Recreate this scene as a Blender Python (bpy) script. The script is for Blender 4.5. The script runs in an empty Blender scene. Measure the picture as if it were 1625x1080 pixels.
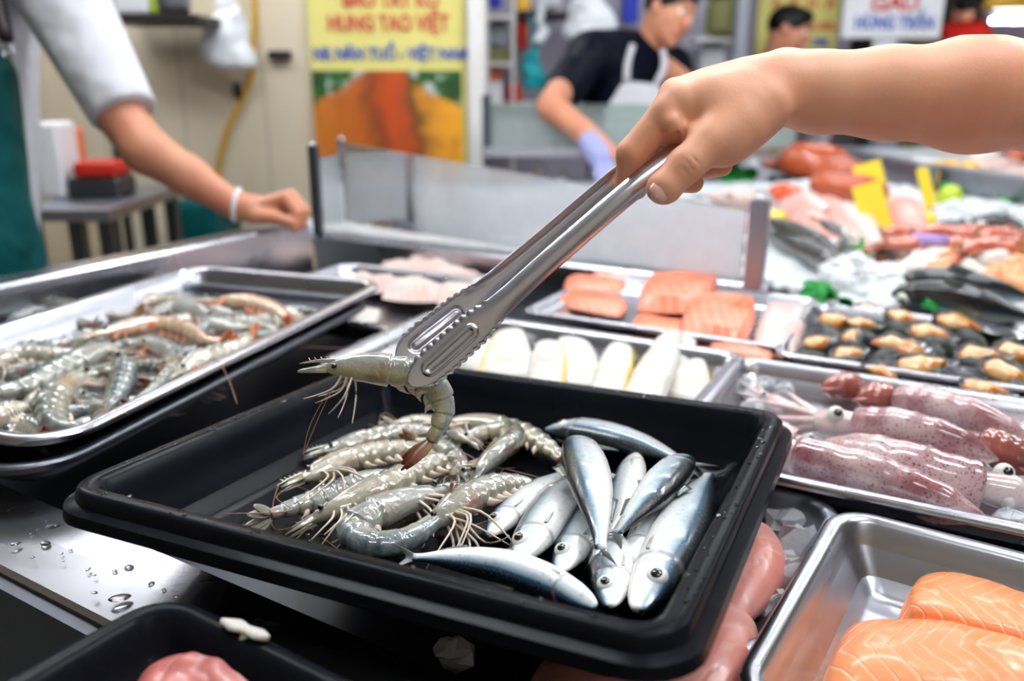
import bpy, math, random
import numpy as np
from math import sin, cos, pi, radians as RAD
from mathutils import Vector, Matrix, Euler, noise
import openvdb

# ------------------------------------------------------------------ camera, world, lights, exposure
sc = bpy.context.scene
COL = sc.collection
FPX, CAMZ, HOR = 1350.0, 1.30, 120.0
PITCH = math.atan((540 - HOR) / FPX)
cam_data = bpy.data.cameras.new('camera'); cam = bpy.data.objects.new('camera', cam_data); COL.objects.link(cam)
cam.location = (0, 0, CAMZ); cam.rotation_euler = (pi / 2 - PITCH, 0, 0)
cam_data.sensor_width = 36; cam_data.lens = FPX * 36 / 1625
cam_data.clip_start = .02; cam_data.clip_end = 60
cam_data.dof.use_dof = True; cam_data.dof.focus_distance = .62; cam_data.dof.aperture_fstop = 3.6
sc.camera = cam
sc.view_settings.view_transform = 'Standard'; sc.view_settings.look = 'None'
sc.view_settings.gamma = 1; sc.view_settings.use_curve_mapping = False
sc.view_settings.exposure = 0.10
sc.cycles.use_denoising = True
sc.cycles.max_bounces = 8; sc.cycles.sample_clamp_indirect = 6
world = bpy.data.worlds.new('world'); sc.world = world; world.use_nodes = True
bg = world.node_tree.nodes['Background']; bg.inputs[0].default_value = (.80, .88, 1.0, 1); bg.inputs[1].default_value = .55
TUBE_W = 75.0        # emission strength of the market's fluorescent tubes (built further down in lamp())

FWD = np.array([0, cos(PITCH), -sin(PITCH)]); UP = np.array([0, sin(PITCH), cos(PITCH)]); RGT = np.array([1., 0, 0])
CAM = np.array([0, 0, CAMZ])
def ray(px, py): return FWD + RGT * (px - 812.5) / FPX + UP * (540 - py) / FPX
def P(px, py, z):                     # the point of the level plane at height z
    d = ray(px, py); return CAM + d * ((z - CAMZ) / d[2])
def Q(px, py, Z): return CAM + ray(px, py) * Z          # the point at distance Z in front of the camera

rng = random.Random(7)
V = lambda *a: np.array(a, float)
def nrm(v): v = np.asarray(v, float); return v / (np.linalg.norm(v, axis=-1, keepdims=True) + 1e-12)

# ------------------------------------------------------------------ materials
def lin(c):
    return tuple(((x / 12.92) if x <= .04045 else ((x + .055) / 1.055) ** 2.4) for x in c)
class M:
    """A small node-tree writer."""
    def __init__(s, name):
        s.m = bpy.data.materials.new(name); s.m.use_nodes = True; s.t = s.m.node_tree
        s.b = s.t.nodes['Principled BSDF']
    def n(s, typ, props=None, **ins):
        nd = s.t.nodes.new('ShaderNode' + typ)
        for k, v in (props or {}).items(): setattr(nd, k, v)
        for k, v in ins.items(): s.set(nd, k, v)
        return nd
    def set(s, nd, k, v):
        k = k.replace('_', ' ') if isinstance(k, str) else k
        if isinstance(k, str) and k.startswith('i') and k[1:].isdigit(): k = int(k[1:])
        inp = nd.inputs[k]
        if isinstance(v, bpy.types.NodeSocket): s.t.links.new(v, inp)
        elif isinstance(v, bpy.types.Node): s.t.links.new(v.outputs[0], inp)
        else:
            if isinstance(v, tuple) and len(v) == 3 and inp.type == 'RGBA': v = (*v, 1)
            inp.default_value = v
    def p(s, **k):
        for a, v in k.items(): s.set(s.b, a, v)
        return s
    def co(s, kind='Object'): return s.n('TexCoord').outputs[kind]
    def uv(s):
        sp = s.n('SeparateXYZ', Vector=s.n('TexCoord').outputs['UV']); return sp.outputs[0], sp.outputs[1]
    def map(s, vec, scale=(1, 1, 1), rot=(0, 0, 0)): return s.n('Mapping', Vector=vec, Scale=scale, Rotation=rot).outputs[0]
    def noise(s, scale, vec=None, detail=3, rough=.5): return s.n('TexNoise', Vector=vec or s.co(), Scale=scale, Detail=detail, Roughness=rough).outputs['Fac']
    def vor(s, scale, vec=None, feat='F1'): return s.n('TexVoronoi', {'feature': feat}, Vector=vec or s.co(), Scale=scale).outputs['Distance']
    def ramp(s, fac, *stops, interp='LINEAR'):
        r = s.n('ValToRGB', Fac=fac); e = r.color_ramp.elements; r.color_ramp.interpolation = interp
        while len(e) < len(stops): e.new(.5)
        for i, (pos, c) in enumerate(stops):
            e[i].position = pos
            if not isinstance(c, tuple): c = (c, c, c)
            e[i].color = (*c, 1)
        return r.outputs[0]
    def mix(s, a, b, f, mode='MIX'):
        nd = s.n('Mix', {'data_type': 'RGBA', 'blend_type': mode})
        s.set(nd, 'i0', f); s.set(nd, 'i6', a); s.set(nd, 'i7', b); return nd.outputs[2]
    def math(s, op, a, b=0.0, c=None):
        nd = s.n('Math', {'operation': op}); s.set(nd, 'i0', a); s.set(nd, 'i1', b)
        if c is not None: s.set(nd, 'i2', c)
        return nd.outputs[0]
    def bump(s, h, strength=.3, dist=.001):
        s.set(s.b, 'Normal', s.n('Bump', Height=h, Strength=strength, Distance=dist)); return s
MAT = {}
def flat(name, srgb, rough=.5, metal=0, coat=0, bump=None, **k):
    if name in MAT: return MAT[name]
    m = M(name); c = lin(srgb)
    nf = m.noise(bump[0] if bump else 12, detail=4)
    m.p(Base_Color=m.mix(c, tuple(x * .82 for x in c), nf), Roughness=rough, Metallic=metal, Coat_Weight=coat, Coat_Roughness=.08, Specular_IOR_Level=.5 if coat or rough < .4 else (.04 if 'cloth' in name or 'apron' in name else .2), **k)
    if bump: m.bump(nf, .5, bump[1])
    MAT[name] = m.m; return m.m

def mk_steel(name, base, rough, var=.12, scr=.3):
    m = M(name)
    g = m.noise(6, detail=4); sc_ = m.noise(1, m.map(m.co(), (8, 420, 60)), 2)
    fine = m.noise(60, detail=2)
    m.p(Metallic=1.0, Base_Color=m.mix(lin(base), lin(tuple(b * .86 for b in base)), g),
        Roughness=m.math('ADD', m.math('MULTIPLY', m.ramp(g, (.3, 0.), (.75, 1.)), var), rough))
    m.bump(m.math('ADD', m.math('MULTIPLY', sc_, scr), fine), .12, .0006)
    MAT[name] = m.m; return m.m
mk_steel('steel', (.76, .76, .79), .22); mk_steel('steel_worn', (.64, .65, .70), .30, .2)
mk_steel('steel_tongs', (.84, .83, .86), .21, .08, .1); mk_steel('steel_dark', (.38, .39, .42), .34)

def black_plastic():
    m = M('black_plastic'); g = m.noise(9, detail=5)
    m.p(Base_Color=m.mix((.0035, .0037, .0055), (.007, .0075, .011), g), Roughness=m.math('ADD', m.math('MULTIPLY', g, .18), .17), Specular_IOR_Level=.05)
    m.bump(m.noise(130, detail=2), .15, .0006); MAT['black_plastic'] = m.m
black_plastic()

def skin(name, c, c2, c3):
    m = M(name); a = m.noise(14, detail=3); f = m.noise(260, detail=3)
    sp = m.ramp(m.vor(55), (.0, 1.), (.035, 0.))
    base = m.mix(m.mix(lin(c), lin(c2), m.ramp(a, (.35, 0.), (.7, 1.))), lin(c3), m.math('MULTIPLY', sp, .35))
    m.p(Base_Color=base, Roughness=.46, Subsurface_Weight=.12, Subsurface_Radius=(.012, .004, .002), Subsurface_Scale=.4, Specular_IOR_Level=.4)
    m.bump(m.math('ADD', f, m.math('MULTIPLY', m.vor(420), .7)), .16, .0005); MAT[name] = m.m
skin('skin', (.90, .66, .53), (.89, .60, .47), (.62, .36, .28))
skin('skin_tan', (.78, .54, .42), (.74, .47, .37), (.5, .3, .22))
flat('fingernail', (.94, .74, .68), .25, coat=.4)

def clearish(name, c, rough=.05, alpha=.3, ior=1.33):
    m = M(name); m.p(Base_Color=c, Roughness=rough, Transmission_Weight=1.0, IOR=ior)
    MAT[name] = m.m
_m = M('ice_clear'); _m.p(Base_Color=(.88, .92, .97), Roughness=.16, Transmission_Weight=.4, IOR=1.31, Coat_Weight=.5); _m.bump(_m.noise(90, detail=4), .6, .004); MAT['ice_clear'] = _m.m; clearish('water', (1, 1, 1), .0)
def glass_panel(name, tint, haze):
    m = M(name); t = m.t
    tr = m.n('BsdfTransparent', Color=tint); gl = m.n('BsdfGlossy', Roughness=.04); df = m.n('BsdfTranslucent', Color=(.75, .77, .8)); d2 = m.n('BsdfDiffuse', Color=(.75, .77, .8))
    g = m.noise(5, detail=6, rough=.65); zz = m.n('SeparateXYZ', Vector=m.co('Generated')).outputs[2]; hz = m.math('MULTIPLY', m.ramp(g, (.30, haze * .7), (.7, haze)), m.ramp(zz, (.15, 1.), (.55, .85), (.95, .42)))
    a = m.n('AddShader'); mm = m.n('MixShader', Fac=.5); m.set(mm, 'i1', df); m.set(mm, 'i2', d2)
    m1 = m.n('MixShader'); m.set(m1, 'i0', hz); m.set(m1, 'i1', tr); m.set(m1, 'i2', mm)
    fr = m.n('Fresnel', IOR=1.4); m2 = m.n('MixShader'); m.set(m2, 'i0', fr); m.set(m2, 'i1', m1); m.set(m2, 'i2', gl)
    t.links.new(m2.outputs[0], t.nodes['Material Output'].inputs[0]); MAT[name] = m.m
glass_panel('glass_fogged', (.95, .97, 1, 1), .78); glass_panel('glass_green', (.62, .80, .72, 1), .62)

# ------------------------------------------------------------------ mesh building
def link(name, verts, faces, mat, parent=None, uvs=None, smooth=True, mats=None, idx=None):
    me = bpy.data.meshes.new(name)
    me.from_pydata([tuple(map(float, v)) for v in verts], [], [tuple(int(i) for i in f) for f in faces])
    for mm in (mats or [mat]): me.materials.append(MAT[mm] if isinstance(mm, str) else mm)
    if smooth is True: me.polygons.foreach_set('use_smooth', [True] * len(me.polygons))
    elif smooth: me.shade_smooth() if False else me.polygons.foreach_set('use_smooth', [True] * len(me.polygons)); 
    if idx is not None: me.polygons.foreach_set('material_index', idx)
    if uvs is not None:
        l = me.uv_layers.new(name='UVMap'); l.data.foreach_set('uv', np.asarray(uvs, float).ravel())
    me.update()
    o = bpy.data.objects.new(name, me); COL.objects.link(o)
    if parent is not None: o.parent = parent
    return o
def localise(o, c):
    """Moves a top-level mesh's origin to c without moving its surface."""
    o.data.transform(Matrix.Translation(-Vector([float(x) for x in c]))); o.location = [float(x) for x in c]
def empty(name, loc, label=None, cat=None, group=None, rot=(0, 0, 0)):
    o = bpy.data.objects.new(name, None); COL.objects.link(o); o.location = [float(x) for x in loc]; o.rotation_euler = rot
    o.empty_display_size = .03
    if label: tag(o, label, cat, group)
    o['_org'] = [float(x) for x in loc]
    return o
def tag(o, label, cat, group=None):
    o['label'] = label; o['category'] = cat
    if group: o['group'] = group
    return o
def struct(o): o['kind'] = 'structure'; return o
class MB:
    """Collects geometry (in world coordinates) for ONE mesh."""
    def __init__(s): s.v = []; s.f = []; s.uv = []; s.mi = []; s.n = 0
    def add(s, verts, faces, uvs=None, mi=0):
        verts = [tuple(map(float, v)) for v in verts]
        s.v += verts
        for k, f in enumerate(faces):
            s.f.append(tuple(int(i) + s.n for i in f)); s.mi.append(mi)
            s.uv += (uvs[k] if uvs is not None else [(0, 0)] * len(f))
        s.n += len(verts); return s
    def box(s, c, size, ax=None, mi=0):
        X, Y, Z = ax if ax else (V(1, 0, 0), V(0, 1, 0), V(0, 0, 1))
        c = np.asarray(c, float); h = np.asarray(size, float) / 2
        vs = [c + X * h[0] * a + Y * h[1] * b + Z * h[2] * d for a in (-1, 1) for b in (-1, 1) for d in (-1, 1)]
        return s.add(vs, [(0, 1, 3, 2), (4, 6, 7, 5), (0, 4, 5, 1), (2, 3, 7, 6), (0, 2, 6, 4), (1, 5, 7, 3)], mi=mi)
    def loft(s, path, D, L, a, b, n=14, caps=True, mi=0, a2=None, u0=0., u1=1., p=1.0):
        """Rings round a path: a towards D (a2 away from D), b towards L. UV = along, around (0.25 = D)."""
        path = np.asarray(path, float); N = len(path); th = np.arange(n) / n * 2 * pi
        a = np.broadcast_to(a, (N,)); b = np.broadcast_to(b, (N,)); a2 = a if a2 is None else np.broadcast_to(a2, (N,))
        sn = np.sign(np.sin(th)) * abs(np.sin(th)) ** p; cs = np.sign(np.cos(th)) * abs(np.cos(th)) ** p
        av = np.where(sn[None, :] >= 0, a[:, None], a2[:, None])
        R = path[:, None, :] + D[:, None, :] * (av * sn)[..., None] + L[:, None, :] * (b[:, None] * cs)[..., None]
        vs = list(R.reshape(-1, 3)); fs = []; uv = []
        us = u0 + (u1 - u0) * np.arange(N) / (N - 1)
        for i in range(N - 1):
            for j in range(n):
                k = (j + 1) % n
                fs.append((i * n + j, i * n + k, (i + 1) * n + k, (i + 1) * n + j))
                uv.append([(us[i], j / n), (us[i], (j + 1) / n), (us[i + 1], (j + 1) / n), (us[i + 1], j / n)])
        if caps:
            for i, rev in ((0, True), (N - 1, False)):
                vs.append(path[i]); c = len(vs) - 1
                for j in range(n):
                    k = (j + 1) % n; f = (i * n + j, i * n + k, c)
                    w = [(us[i], j / n), (us[i], (j + 1) / n), (us[i], (j + .5) / n)]
                    fs.append(f[::-1] if rev else f); uv.append(w[::-1] if rev else w)
        return s.add(vs, fs, uv, mi)
    def tube(s, pts, r, n=8, mi=0, caps=True, up=(0, 0, 1)):
        path = np.asarray(pts, float); T, D, L = frames(path, up); return s.loft(path, D, L, r, r, n, caps, mi)
    def ball(s, c, r, n=10, m=8, ax=None, mi=0):
        r = np.broadcast_to(r, (3,)); X, Y, Z = ax if ax else (V(1, 0, 0), V(0, 1, 0), V(0, 0, 1))
        c = np.asarray(c, float); ph = np.linspace(-pi / 2, pi / 2, m + 2)[1:-1]
        path = [c + Z * r[2] * sin(t) for t in ph]; k = np.cos(ph)
        path = [c - Z * r[2]] + path + [c + Z * r[2]]; k = np.concatenate([[1e-4], k, [1e-4]])
        N = len(path); return s.loft(path, np.tile(Y, (N, 1)), np.tile(X, (N, 1)), k * r[1], k * r[0], n, False, mi)
    def build(s, name, mat, parent=None, smooth=True, mats=None):
        if parent is not None:
            mw = parent_matrix(parent).inverted(); s.v = [tuple(mw @ Vector(v)) for v in s.v]
        return link(name, s.v, s.f, mat, parent, s.uv, smooth, mats, s.mi if mats else None)
def parent_matrix(p):
    m = Matrix.LocRotScale(p.location, p.rotation_euler, p.scale)
    return (parent_matrix(p.parent) @ m) if p.parent else m
def frames(path, up=(0, 0, 1)):
    path = np.asarray(path, float); T = nrm(np.gradient(path, axis=0)); up = np.broadcast_to(np.asarray(up, float), T.shape)
    L = np.cross(T, up); bad = np.linalg.norm(L, axis=1) < 1e-3
    L[bad] = np.cross(T[bad], V(0, 1, .01)); L = nrm(L); D = nrm(np.cross(L, T)); return T, D, L
def spline(pts, n, closed=False):
    """Catmull-Rom through pts, resampled evenly by length."""
    p = np.asarray(pts, float)
    if len(p) == 2: return p[0] + (p[1] - p[0]) * np.linspace(0, 1, n)[:, None]
    q = np.vstack([2 * p[0] - p[1], p, 2 * p[-1] - p[-2]]); out = []
    for i in range(len(p) - 1):
        for t in np.linspace(0, 1, 24, endpoint=False):
            a, b, c, d = q[i:i + 4]
            out.append(.5 * (2 * b + (c - a) * t + (2 * a - 5 * b + 4 * c - d) * t * t + (3 * b - a - 3 * c + d) * t ** 3))
    out.append(p[-1]); out = np.array(out); L = np.concatenate([[0], np.cumsum(np.linalg.norm(np.diff(out, axis=0), axis=1))])
    s = np.linspace(0, L[-1], n); return np.stack([np.interp(s, L, out[:, k]) for k in range(out.shape[1])], 1)
def smoothstep(x): x = np.clip(x, 0, 1); return x * x * (3 - 2 * x)
def mod_bevel(o, w=.002, seg=2):
    m = o.modifiers.new('bevel', 'BEVEL'); m.width = w; m.segments = seg; m.limit_method = 'ANGLE'; m.angle_limit = .6; return o
def sharp(o, ang=.7):
    o.data.set_sharp_from_angle(angle=ang); return o
def axes(yaw, tx=0, ty=0):
    R = Matrix.Rotation(yaw, 3, 'Z') @ Matrix.Rotation(ty, 3, 'Y') @ Matrix.Rotation(tx, 3, 'X')
    return [np.array(R.col[i]) for i in range(3)]

def slab(name, pts, thick, mat, parent=None, up=(0, 0, 1), smooth=False):
    """A prism: outline pts (3-D, roughly planar) pushed down by thick along up."""
    pts = np.asarray(pts, float); n = len(pts); up = np.asarray(up, float); mb = MB()
    mb.add(list(pts) + list(pts - up * thick), [tuple(range(n)), tuple(range(2 * n - 1, n - 1, -1))] + [(i, n + i, n + (i + 1) % n, (i + 1) % n) for i in range(n)])
    return mb.build(name, mat, parent, smooth=smooth)

# ------------------------------------------------------------------ signed-distance modelling for bodies
def sd_cone(G, p0, p1, r0, r1):
    p0 = np.asarray(p0, float); d = np.asarray(p1, float) - p0; L2 = d @ d + 1e-12
    t = np.clip(((G - p0) @ d) / L2, 0, 1); return np.linalg.norm(G - p0 - t[..., None] * d, axis=-1) - (r0 + (r1 - r0) * t)
def sd_ell(G, c, r, ax=None):
    q = G - np.asarray(c, float)
    if ax is not None: q = np.stack([q @ a for a in ax], -1)
    r = np.asarray(r, float); k0 = np.linalg.norm(q / r, axis=-1); k1 = np.linalg.norm(q / (r * r), axis=-1) + 1e-9
    return k0 * (k0 - 1) / k1
def smin(a, b, k):
    if k <= 0: return np.minimum(a, b)
    h = np.clip(.5 + .5 * (b - a) / k, 0, 1); return b + (a - b) * h - k * h * (1 - h)
def ev(G, prims):
    d = None
    for pr in prims:
        kind, k = pr[0], pr[-1]
        e = sd_cone(G, *pr[1:-1]) if kind == 'c' else sd_ell(G, *pr[1:-1]) if kind == 'e' else ev(G, pr[1])
        if kind == 'cut': pass
        if pr[0] == 'sc': e = sd_cone(G, *pr[1:-1])
        if k < 0: d = -smin(-d, e, -k)           # smooth subtraction
        else: d = e if d is None else smin(d, e, k)
    return d
def allpts(prims):
    out = []
    for pr in prims:
        if pr[-1] < 0: continue
        if pr[0] == 'c': out += [(pr[1], pr[3]), (pr[2], pr[4])]
        elif pr[0] == 'e': out += [(pr[1], max(pr[2]))]
        else: out += allpts(pr[1])
    return out
def sdf_obj(name, prims, voxel, mat, parent=None, clip=None, smooth_it=3, xmax=None):
    bb = allpts(prims); lo = np.min([np.asarray(p) - r for p, r in bb], axis=0) - 3 * voxel; hi = np.max([np.asarray(p) + r for p, r in bb], axis=0) + 3 * voxel
    if xmax is not None: hi[0] = xmax
    n = np.ceil((hi - lo) / voxel).astype(int) + 1
    ax = [lo[i] + voxel * np.arange(n[i]) for i in range(3)]; F = np.empty(tuple(n), np.float32)
    for i0 in range(0, n[0], 24):
        G = np.stack(np.meshgrid(ax[0][i0:i0 + 24], ax[1], ax[2], indexing='ij'), -1); F[i0:i0 + 24] = ev(G, prims)
        if clip: F[i0:i0 + 24] = np.maximum(F[i0:i0 + 24], clip(G))
    g = openvdb.FloatGrid(1.0); g.copyFromArray(F); v, q = g.convertToQuads(0.0)
    v = np.asarray(v) * voxel + lo; q = np.asarray(q)[:, ::-1]
    # Laplacian smoothing
    e = np.vstack([q[:, [0, 1]], q[:, [1, 2]], q[:, [2, 3]], q[:, [3, 0]]]); e = np.vstack([e, e[:, ::-1]])
    cnt = np.bincount(e[:, 0], minlength=len(v))[:, None] + 1e-9
    for _ in range(smooth_it):
        s_ = np.stack([np.bincount(e[:, 0], v[e[:, 1], k], len(v)) for k in range(3)], 1); v = .5 * v + .5 * s_ / cnt
    if parent is not None:
        mw = np.array(parent_matrix(parent).inverted()); v = v @ mw[:3, :3].T + mw[:3, 3]
    me = bpy.data.meshes.new(name); me.from_pydata(v.tolist(), [], q.tolist()); me.materials.append(MAT[mat])
    me.polygons.foreach_set('use_smooth', [True] * len(me.polygons)); me.update()
    o = bpy.data.objects.new(name, me); COL.objects.link(o)
    if parent is not None: o.parent = parent
    return o
def text_obj(name, body, c, X, Y, size, mat, parent, bold=0.0, width=None, align='CENTER'):
    cu = bpy.data.curves.new(name, 'FONT'); cu.body = body; cu.size = size; cu.align_x = align; cu.align_y = 'CENTER'
    cu.extrude = .0015; cu.offset = bold; cu.resolution_u = 3
    t = bpy.data.objects.new(name, cu); COL.objects.link(t); bpy.context.view_layer.update()
    me = bpy.data.meshes.new_from_object(t.evaluated_get(bpy.context.evaluated_depsgraph_get())); bpy.data.objects.remove(t)
    co = np.array([v.co for v in me.vertices]); X = nrm(X); Y = nrm(Y); Zn = np.cross(X, Y)
    if width: co[:, 0] *= width / (co[:, 0].max() - co[:, 0].min())
    w = np.asarray(c) + co[:, :1] * X + co[:, 1:2] * Y + co[:, 2:3] * Zn
    mw = parent_matrix(parent).inverted() if parent else Matrix()
    for i, v in enumerate(me.vertices): v.co = mw @ Vector(w[i])
    me.materials.clear(); me.materials.append(MAT[mat]); o = bpy.data.objects.new(name, me); COL.objects.link(o)
    if parent: o.parent = parent
    return o

# ------------------------------------------------------------------ the room
flat('wall_paint', (.78, .74, .66), .6, bump=(3, .002)); flat('ceiling_paint', (.82, .83, .84), .8); flat('floor_tile', (.42, .42, .42), .35)
YAW = RAD(-28)
GX, GY, GZ = axes(YAW)
def room():
    def plane(name, c, sx, sy, sz, mat):
        o = MB().box((0, 0, 0), (sx, sy, sz)).build(name, mat, smooth=False); o.location = c; return struct(o)
    plane('floor', (.5, 3.4, -.05), 10, 11, .1, 'floor_tile')
    plane('ceiling', (.5, 3.4, 3.35), 10, 11, .1, 'ceiling_paint')
    plane('wall_back', (.5, 8.9, 1.65), 10, .1, 3.3, 'wall_paint')
    plane('wall_right', (5.5, 3.4, 1.65), .1, 11, 3.3, 'wall_paint')
    plane('wall_left', (-4.5, 3.4, 1.65), .1, 11, 3.3, 'wall_paint')
    plane('wall_front', (.5, -2.1, 1.65), 10, .1, 3.3, 'wall_paint')
room()
def emit(name, c, s):
    m = M(name); m.p(Base_Color=(.9, .9, .9), Emission_Color=c, Emission_Strength=s); MAT[name] = m.m
emit('tube_light', (.93, .97, 1.0), TUBE_W); emit('tube_light_far', (.93, .97, 1.0), TUBE_W * .42); flat('white_enamel', (.9, .9, .9), .35)
def lamp(x, y, z, yaw, length, label, mt='tube_light'):
    e = empty('fluorescent_lamp', (x, y, z), label, 'lamp'); A = axes(yaw)
    MB().box((x, y, z + .05), (length, .14, .04), A).build('lamp_housing', 'white_enamel', e, smooth=False)
    for s in (-1, 1):
        c = V(x, y, z) + A[1] * .035 * s
        MB().tube([c - A[0] * length * .48, c + A[0] * length * .48], .014, 12).build('tube', mt, e)
        
LAMPS = [(.45, -.55, 'unseen behind the viewer, added as front fill'), (-1.8, 3.0, 'by the stained tan wall, added to light the ledge'), (-.55, 1.25, 'over the raw shrimp tray'), (.95, .55, 'over the squid tray'), (.35, 2.0, 'over the middle of the glass partition'), (1.9, 1.75, 'over the mussels and ice'),  # The first two are added: front fill behind the camera, ledge reflection
         (1.2, 3.4, 'over the far ice display'), (2.9, 3.1, 'over the far corner of the ice display'), (-.2, 4.4, 'in front of the shelf and hanging bags'), (2.0, 6.0, 'over the far stall')]
for i, (x, y, w) in enumerate(LAMPS):
    lamp(x, y, 2.55 if y != 3.0 else 2.28, YAW if y != 3.0 else 0, 1.2 if y != 3.0 else 1.6, 'twin fluorescent ceiling lamp hanging ' + w, 'tube_light' if 0 < y < 2.3 else 'tube_light_far')
def added_panel(x, y, z, yaw, w, d, label):
    e = empty('added_panel', (x, y, z), label, 'lamp'); A = axes(yaw)
    MB().box((x, y, z + .03), (w + .04, d + .04, .05), A).build('lamp_housing', 'white_enamel', e, smooth=False); MB().box((x, y, z), (w, d, .012), A).build('diffuser', 'added_panel_light', e, smooth=False)
emit('added_panel_light', (.95, .97, 1.0), 6.0); added_panel(-1.5, 2.45, 2.5, RAD(-31), 1.3, .42, 'wide glowing panel above the aproned vendor, added to brighten the front ledge')  # unseen glowing panel, added so the front ledge mirrors something bright
c = Q(1645, 32, 6.0); lamp(c[0], c[1], c[2], 0, .62, 'lit white tube lamp far off beside the yellow shade', 'tube_light_far')

# ------------------------------------------------------------------ trays
def rrect(w, d, r, k=7):
    r = min(r, w / 2 - 1e-4, d / 2 - 1e-4); out = []
    for cx, cy, a0 in ((w / 2 - r, d / 2 - r, 0), (-w / 2 + r, d / 2 - r, pi / 2), (-w / 2 + r, -d / 2 + r, pi), (w / 2 - r, -d / 2 + r, 1.5 * pi)):
        for i in range(k + 1):
            t = a0 + pi / 2 * i / k; out.append((cx + r * cos(t), cy + r * sin(t)))
    return np.array(out)
def tray_mesh(w, d, prof, r):
    """prof: list of (inset, z); the last ring is closed."""
    mb = MB(); rings = []; 
    for ins, z in prof:
        q = rrect(w - 2 * ins, d - 2 * ins, max(r - ins * .9, .012)); rings.append(np.column_stack([q, np.full(len(q), z)]))
    n = len(rings[0]); vs = np.vstack(rings); fs = []
    for i in range(len(rings) - 1):
        for j in range(n):
            k = (j + 1) % n; fs.append((i * n + j, (i + 1) * n + j, (i + 1) * n + k, i * n + k))
    return vs, fs, n, len(rings)
def tray(name, c, z, w, d, yaw, h, r, rim, mat, label, cat='tray', tx=0, ty=0, taper=.022, ridge=False, t=.0016, cat_parts=True):
    """Rim top at height z. Returns (empty, function from tray u,v,h to world)."""
    fl = -h
    top = [(-.001, -.007), (-.0015, -.002), (.001, 0.0)]
    if ridge: top = [(-.004, -.020), (-.003, -.012), (.001, -.0105), (.0045, -.0095), (.0055, -.002), (.008, .0), (rim - .004, 0)]
    else: top += [(rim * .5, .0006), (rim - .003, 0)]
    inner = [(rim, -.003), (rim + taper * .25, -h * .3), (rim + taper * .6, -h * .7), (rim + taper, fl + .012), (rim + taper + .004, fl + .004), (rim + taper + .012, fl), (rim + taper + .03, fl)]
    outer = [(rim + taper + .03, fl - t), (rim + taper + .011, fl - t), (rim + taper + .002, fl + .003), (rim + taper - t, fl + .012), (rim + taper * .25 - t, -h * .3), (rim - t, -.003 - t * 2), (rim * .6, -t * 1.2), (.003, -t), (.001, -.007)]
    if ridge: outer = outer[:-2] + [(.009, -.003), (.007, -.013), (-.001, -.0135), (-.002, -.020)]
    prof = top + inner + outer
    vs, fs, n, m = tray_mesh(w, d, prof, r)
    i_in = len(top) + len(inner) - 1; fs += [tuple(i_in * n + j for j in range(n))]
    fs = [f for f in fs if not (min(f) // n == i_in and max(f) // n == i_in + 1)]
    fs += [tuple((i_in + 1) * n + j for j in reversed(range(n)))]
    # close lip
    for j in range(n):
        k = (j + 1) % n; fs.append(((m - 1) * n + j, j, k, (m - 1) * n + k))
    o = link(name, vs, fs, mat); R = Matrix.Rotation(yaw, 3, 'Z') @ Matrix.Rotation(ty, 3, 'Y') @ Matrix.Rotation(tx, 3, 'X')
    o.rotation_euler = R.to_euler(); o.location = (c[0], c[1], z)
    o.data.set_sharp_from_angle(angle=1.0); tag(o, label, cat)
    Rn = np.array(R); return o, (lambda u, v, hh: np.array([c[0], c[1], z]) + Rn @ V(u, v, fl + hh))

BT, bt = tray('plastic_tray', (-.034, .621), 1.02, .447, .41, RAD(-24.6), .058, .035, .021, 'black_plastic', 'large black plastic tray of shrimps and sardines tilted over the steel counter edge', tx=RAD(-3.5), ty=RAD(-1.0), taper=.02, ridge=True, t=.003)
_bn = np.array(BT.rotation_euler.to_matrix()) @ V(0, 0, 1); _b0 = bt(0, 0, 0)
def B(px, py, h=0.):             # point over the black tray's floor
    d = ray(px, py); p0 = _b0 + _bn * h; return CAM + d * (((p0 - CAM) @ _bn) / (d @ _bn))
def corner(px, py, z, w, d, yaw, fx=-1, fy=1):
    A = axes(RAD(yaw)); c = P(px, py, z) - A[0] * w / 2 * fx - A[1] * d / 2 * fy; return c[:2]
ST, st = tray('steel_tray', (-.455, 1.010), 1.005, .357, .632, RAD(-18.5), .052, .05, .014, 'steel', 'stainless steel tray heaped with raw grey shrimps, beside the vendor in green apron')
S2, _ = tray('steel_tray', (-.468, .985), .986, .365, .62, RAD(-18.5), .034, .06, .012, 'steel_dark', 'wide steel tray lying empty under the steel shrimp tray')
SQ, sq = tray('steel_tray', corner(1165, 562, .96, .52, .33, -28), .96, .52, .33, RAD(-28), .04, .035, .013, 'steel', 'shallow steel tray full of pink speckled squid')
SN, sn = tray('steel_tray', corner(1328, 800, .955, .50, .27, -33), .955, .50, .27, RAD(-33), .05, .032, .0125, 'steel', 'steel tray with two orange salmon fillets at the corner nearest the viewer')
WF, wf = tray('steel_tray', corner(1190, 560, .965, .47, .29, -27.7, 1, 1), .965, .47, .29, RAD(-27.7), .045, .035, .014, 'steel', 'steel tray of white fish fillets with yellow edges, behind the black tray')
SF, sf = tray('steel_tray', (.254, 1.283), .96, .388, .289, RAD(-28.5), .022, .02, .01, 'steel', 'flat steel tray with orange salmon steaks in front of the glass')
MU, mu = tray('steel_tray', (.585, 1.078), .96, .41, .296, RAD(-27.2), .035, .03, .012, 'steel', 'steel tray of opened mussels below the ice heap')
FI, fi = tray('steel_tray', (-.215, 1.36), .96, .40, .34, RAD(-26), .04, .04, .013, 'steel', 'steel tray of pale pink fillets by the left glass posts')
PK, pk = tray('steel_tray', corner(1343, 796, .945, .42, .25, -31, 1, 1), .945, .42, .25, RAD(-31), .045, .04, .012, 'steel_worn', 'worn steel tray with pink fish and ice, half under the black tray')
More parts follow.
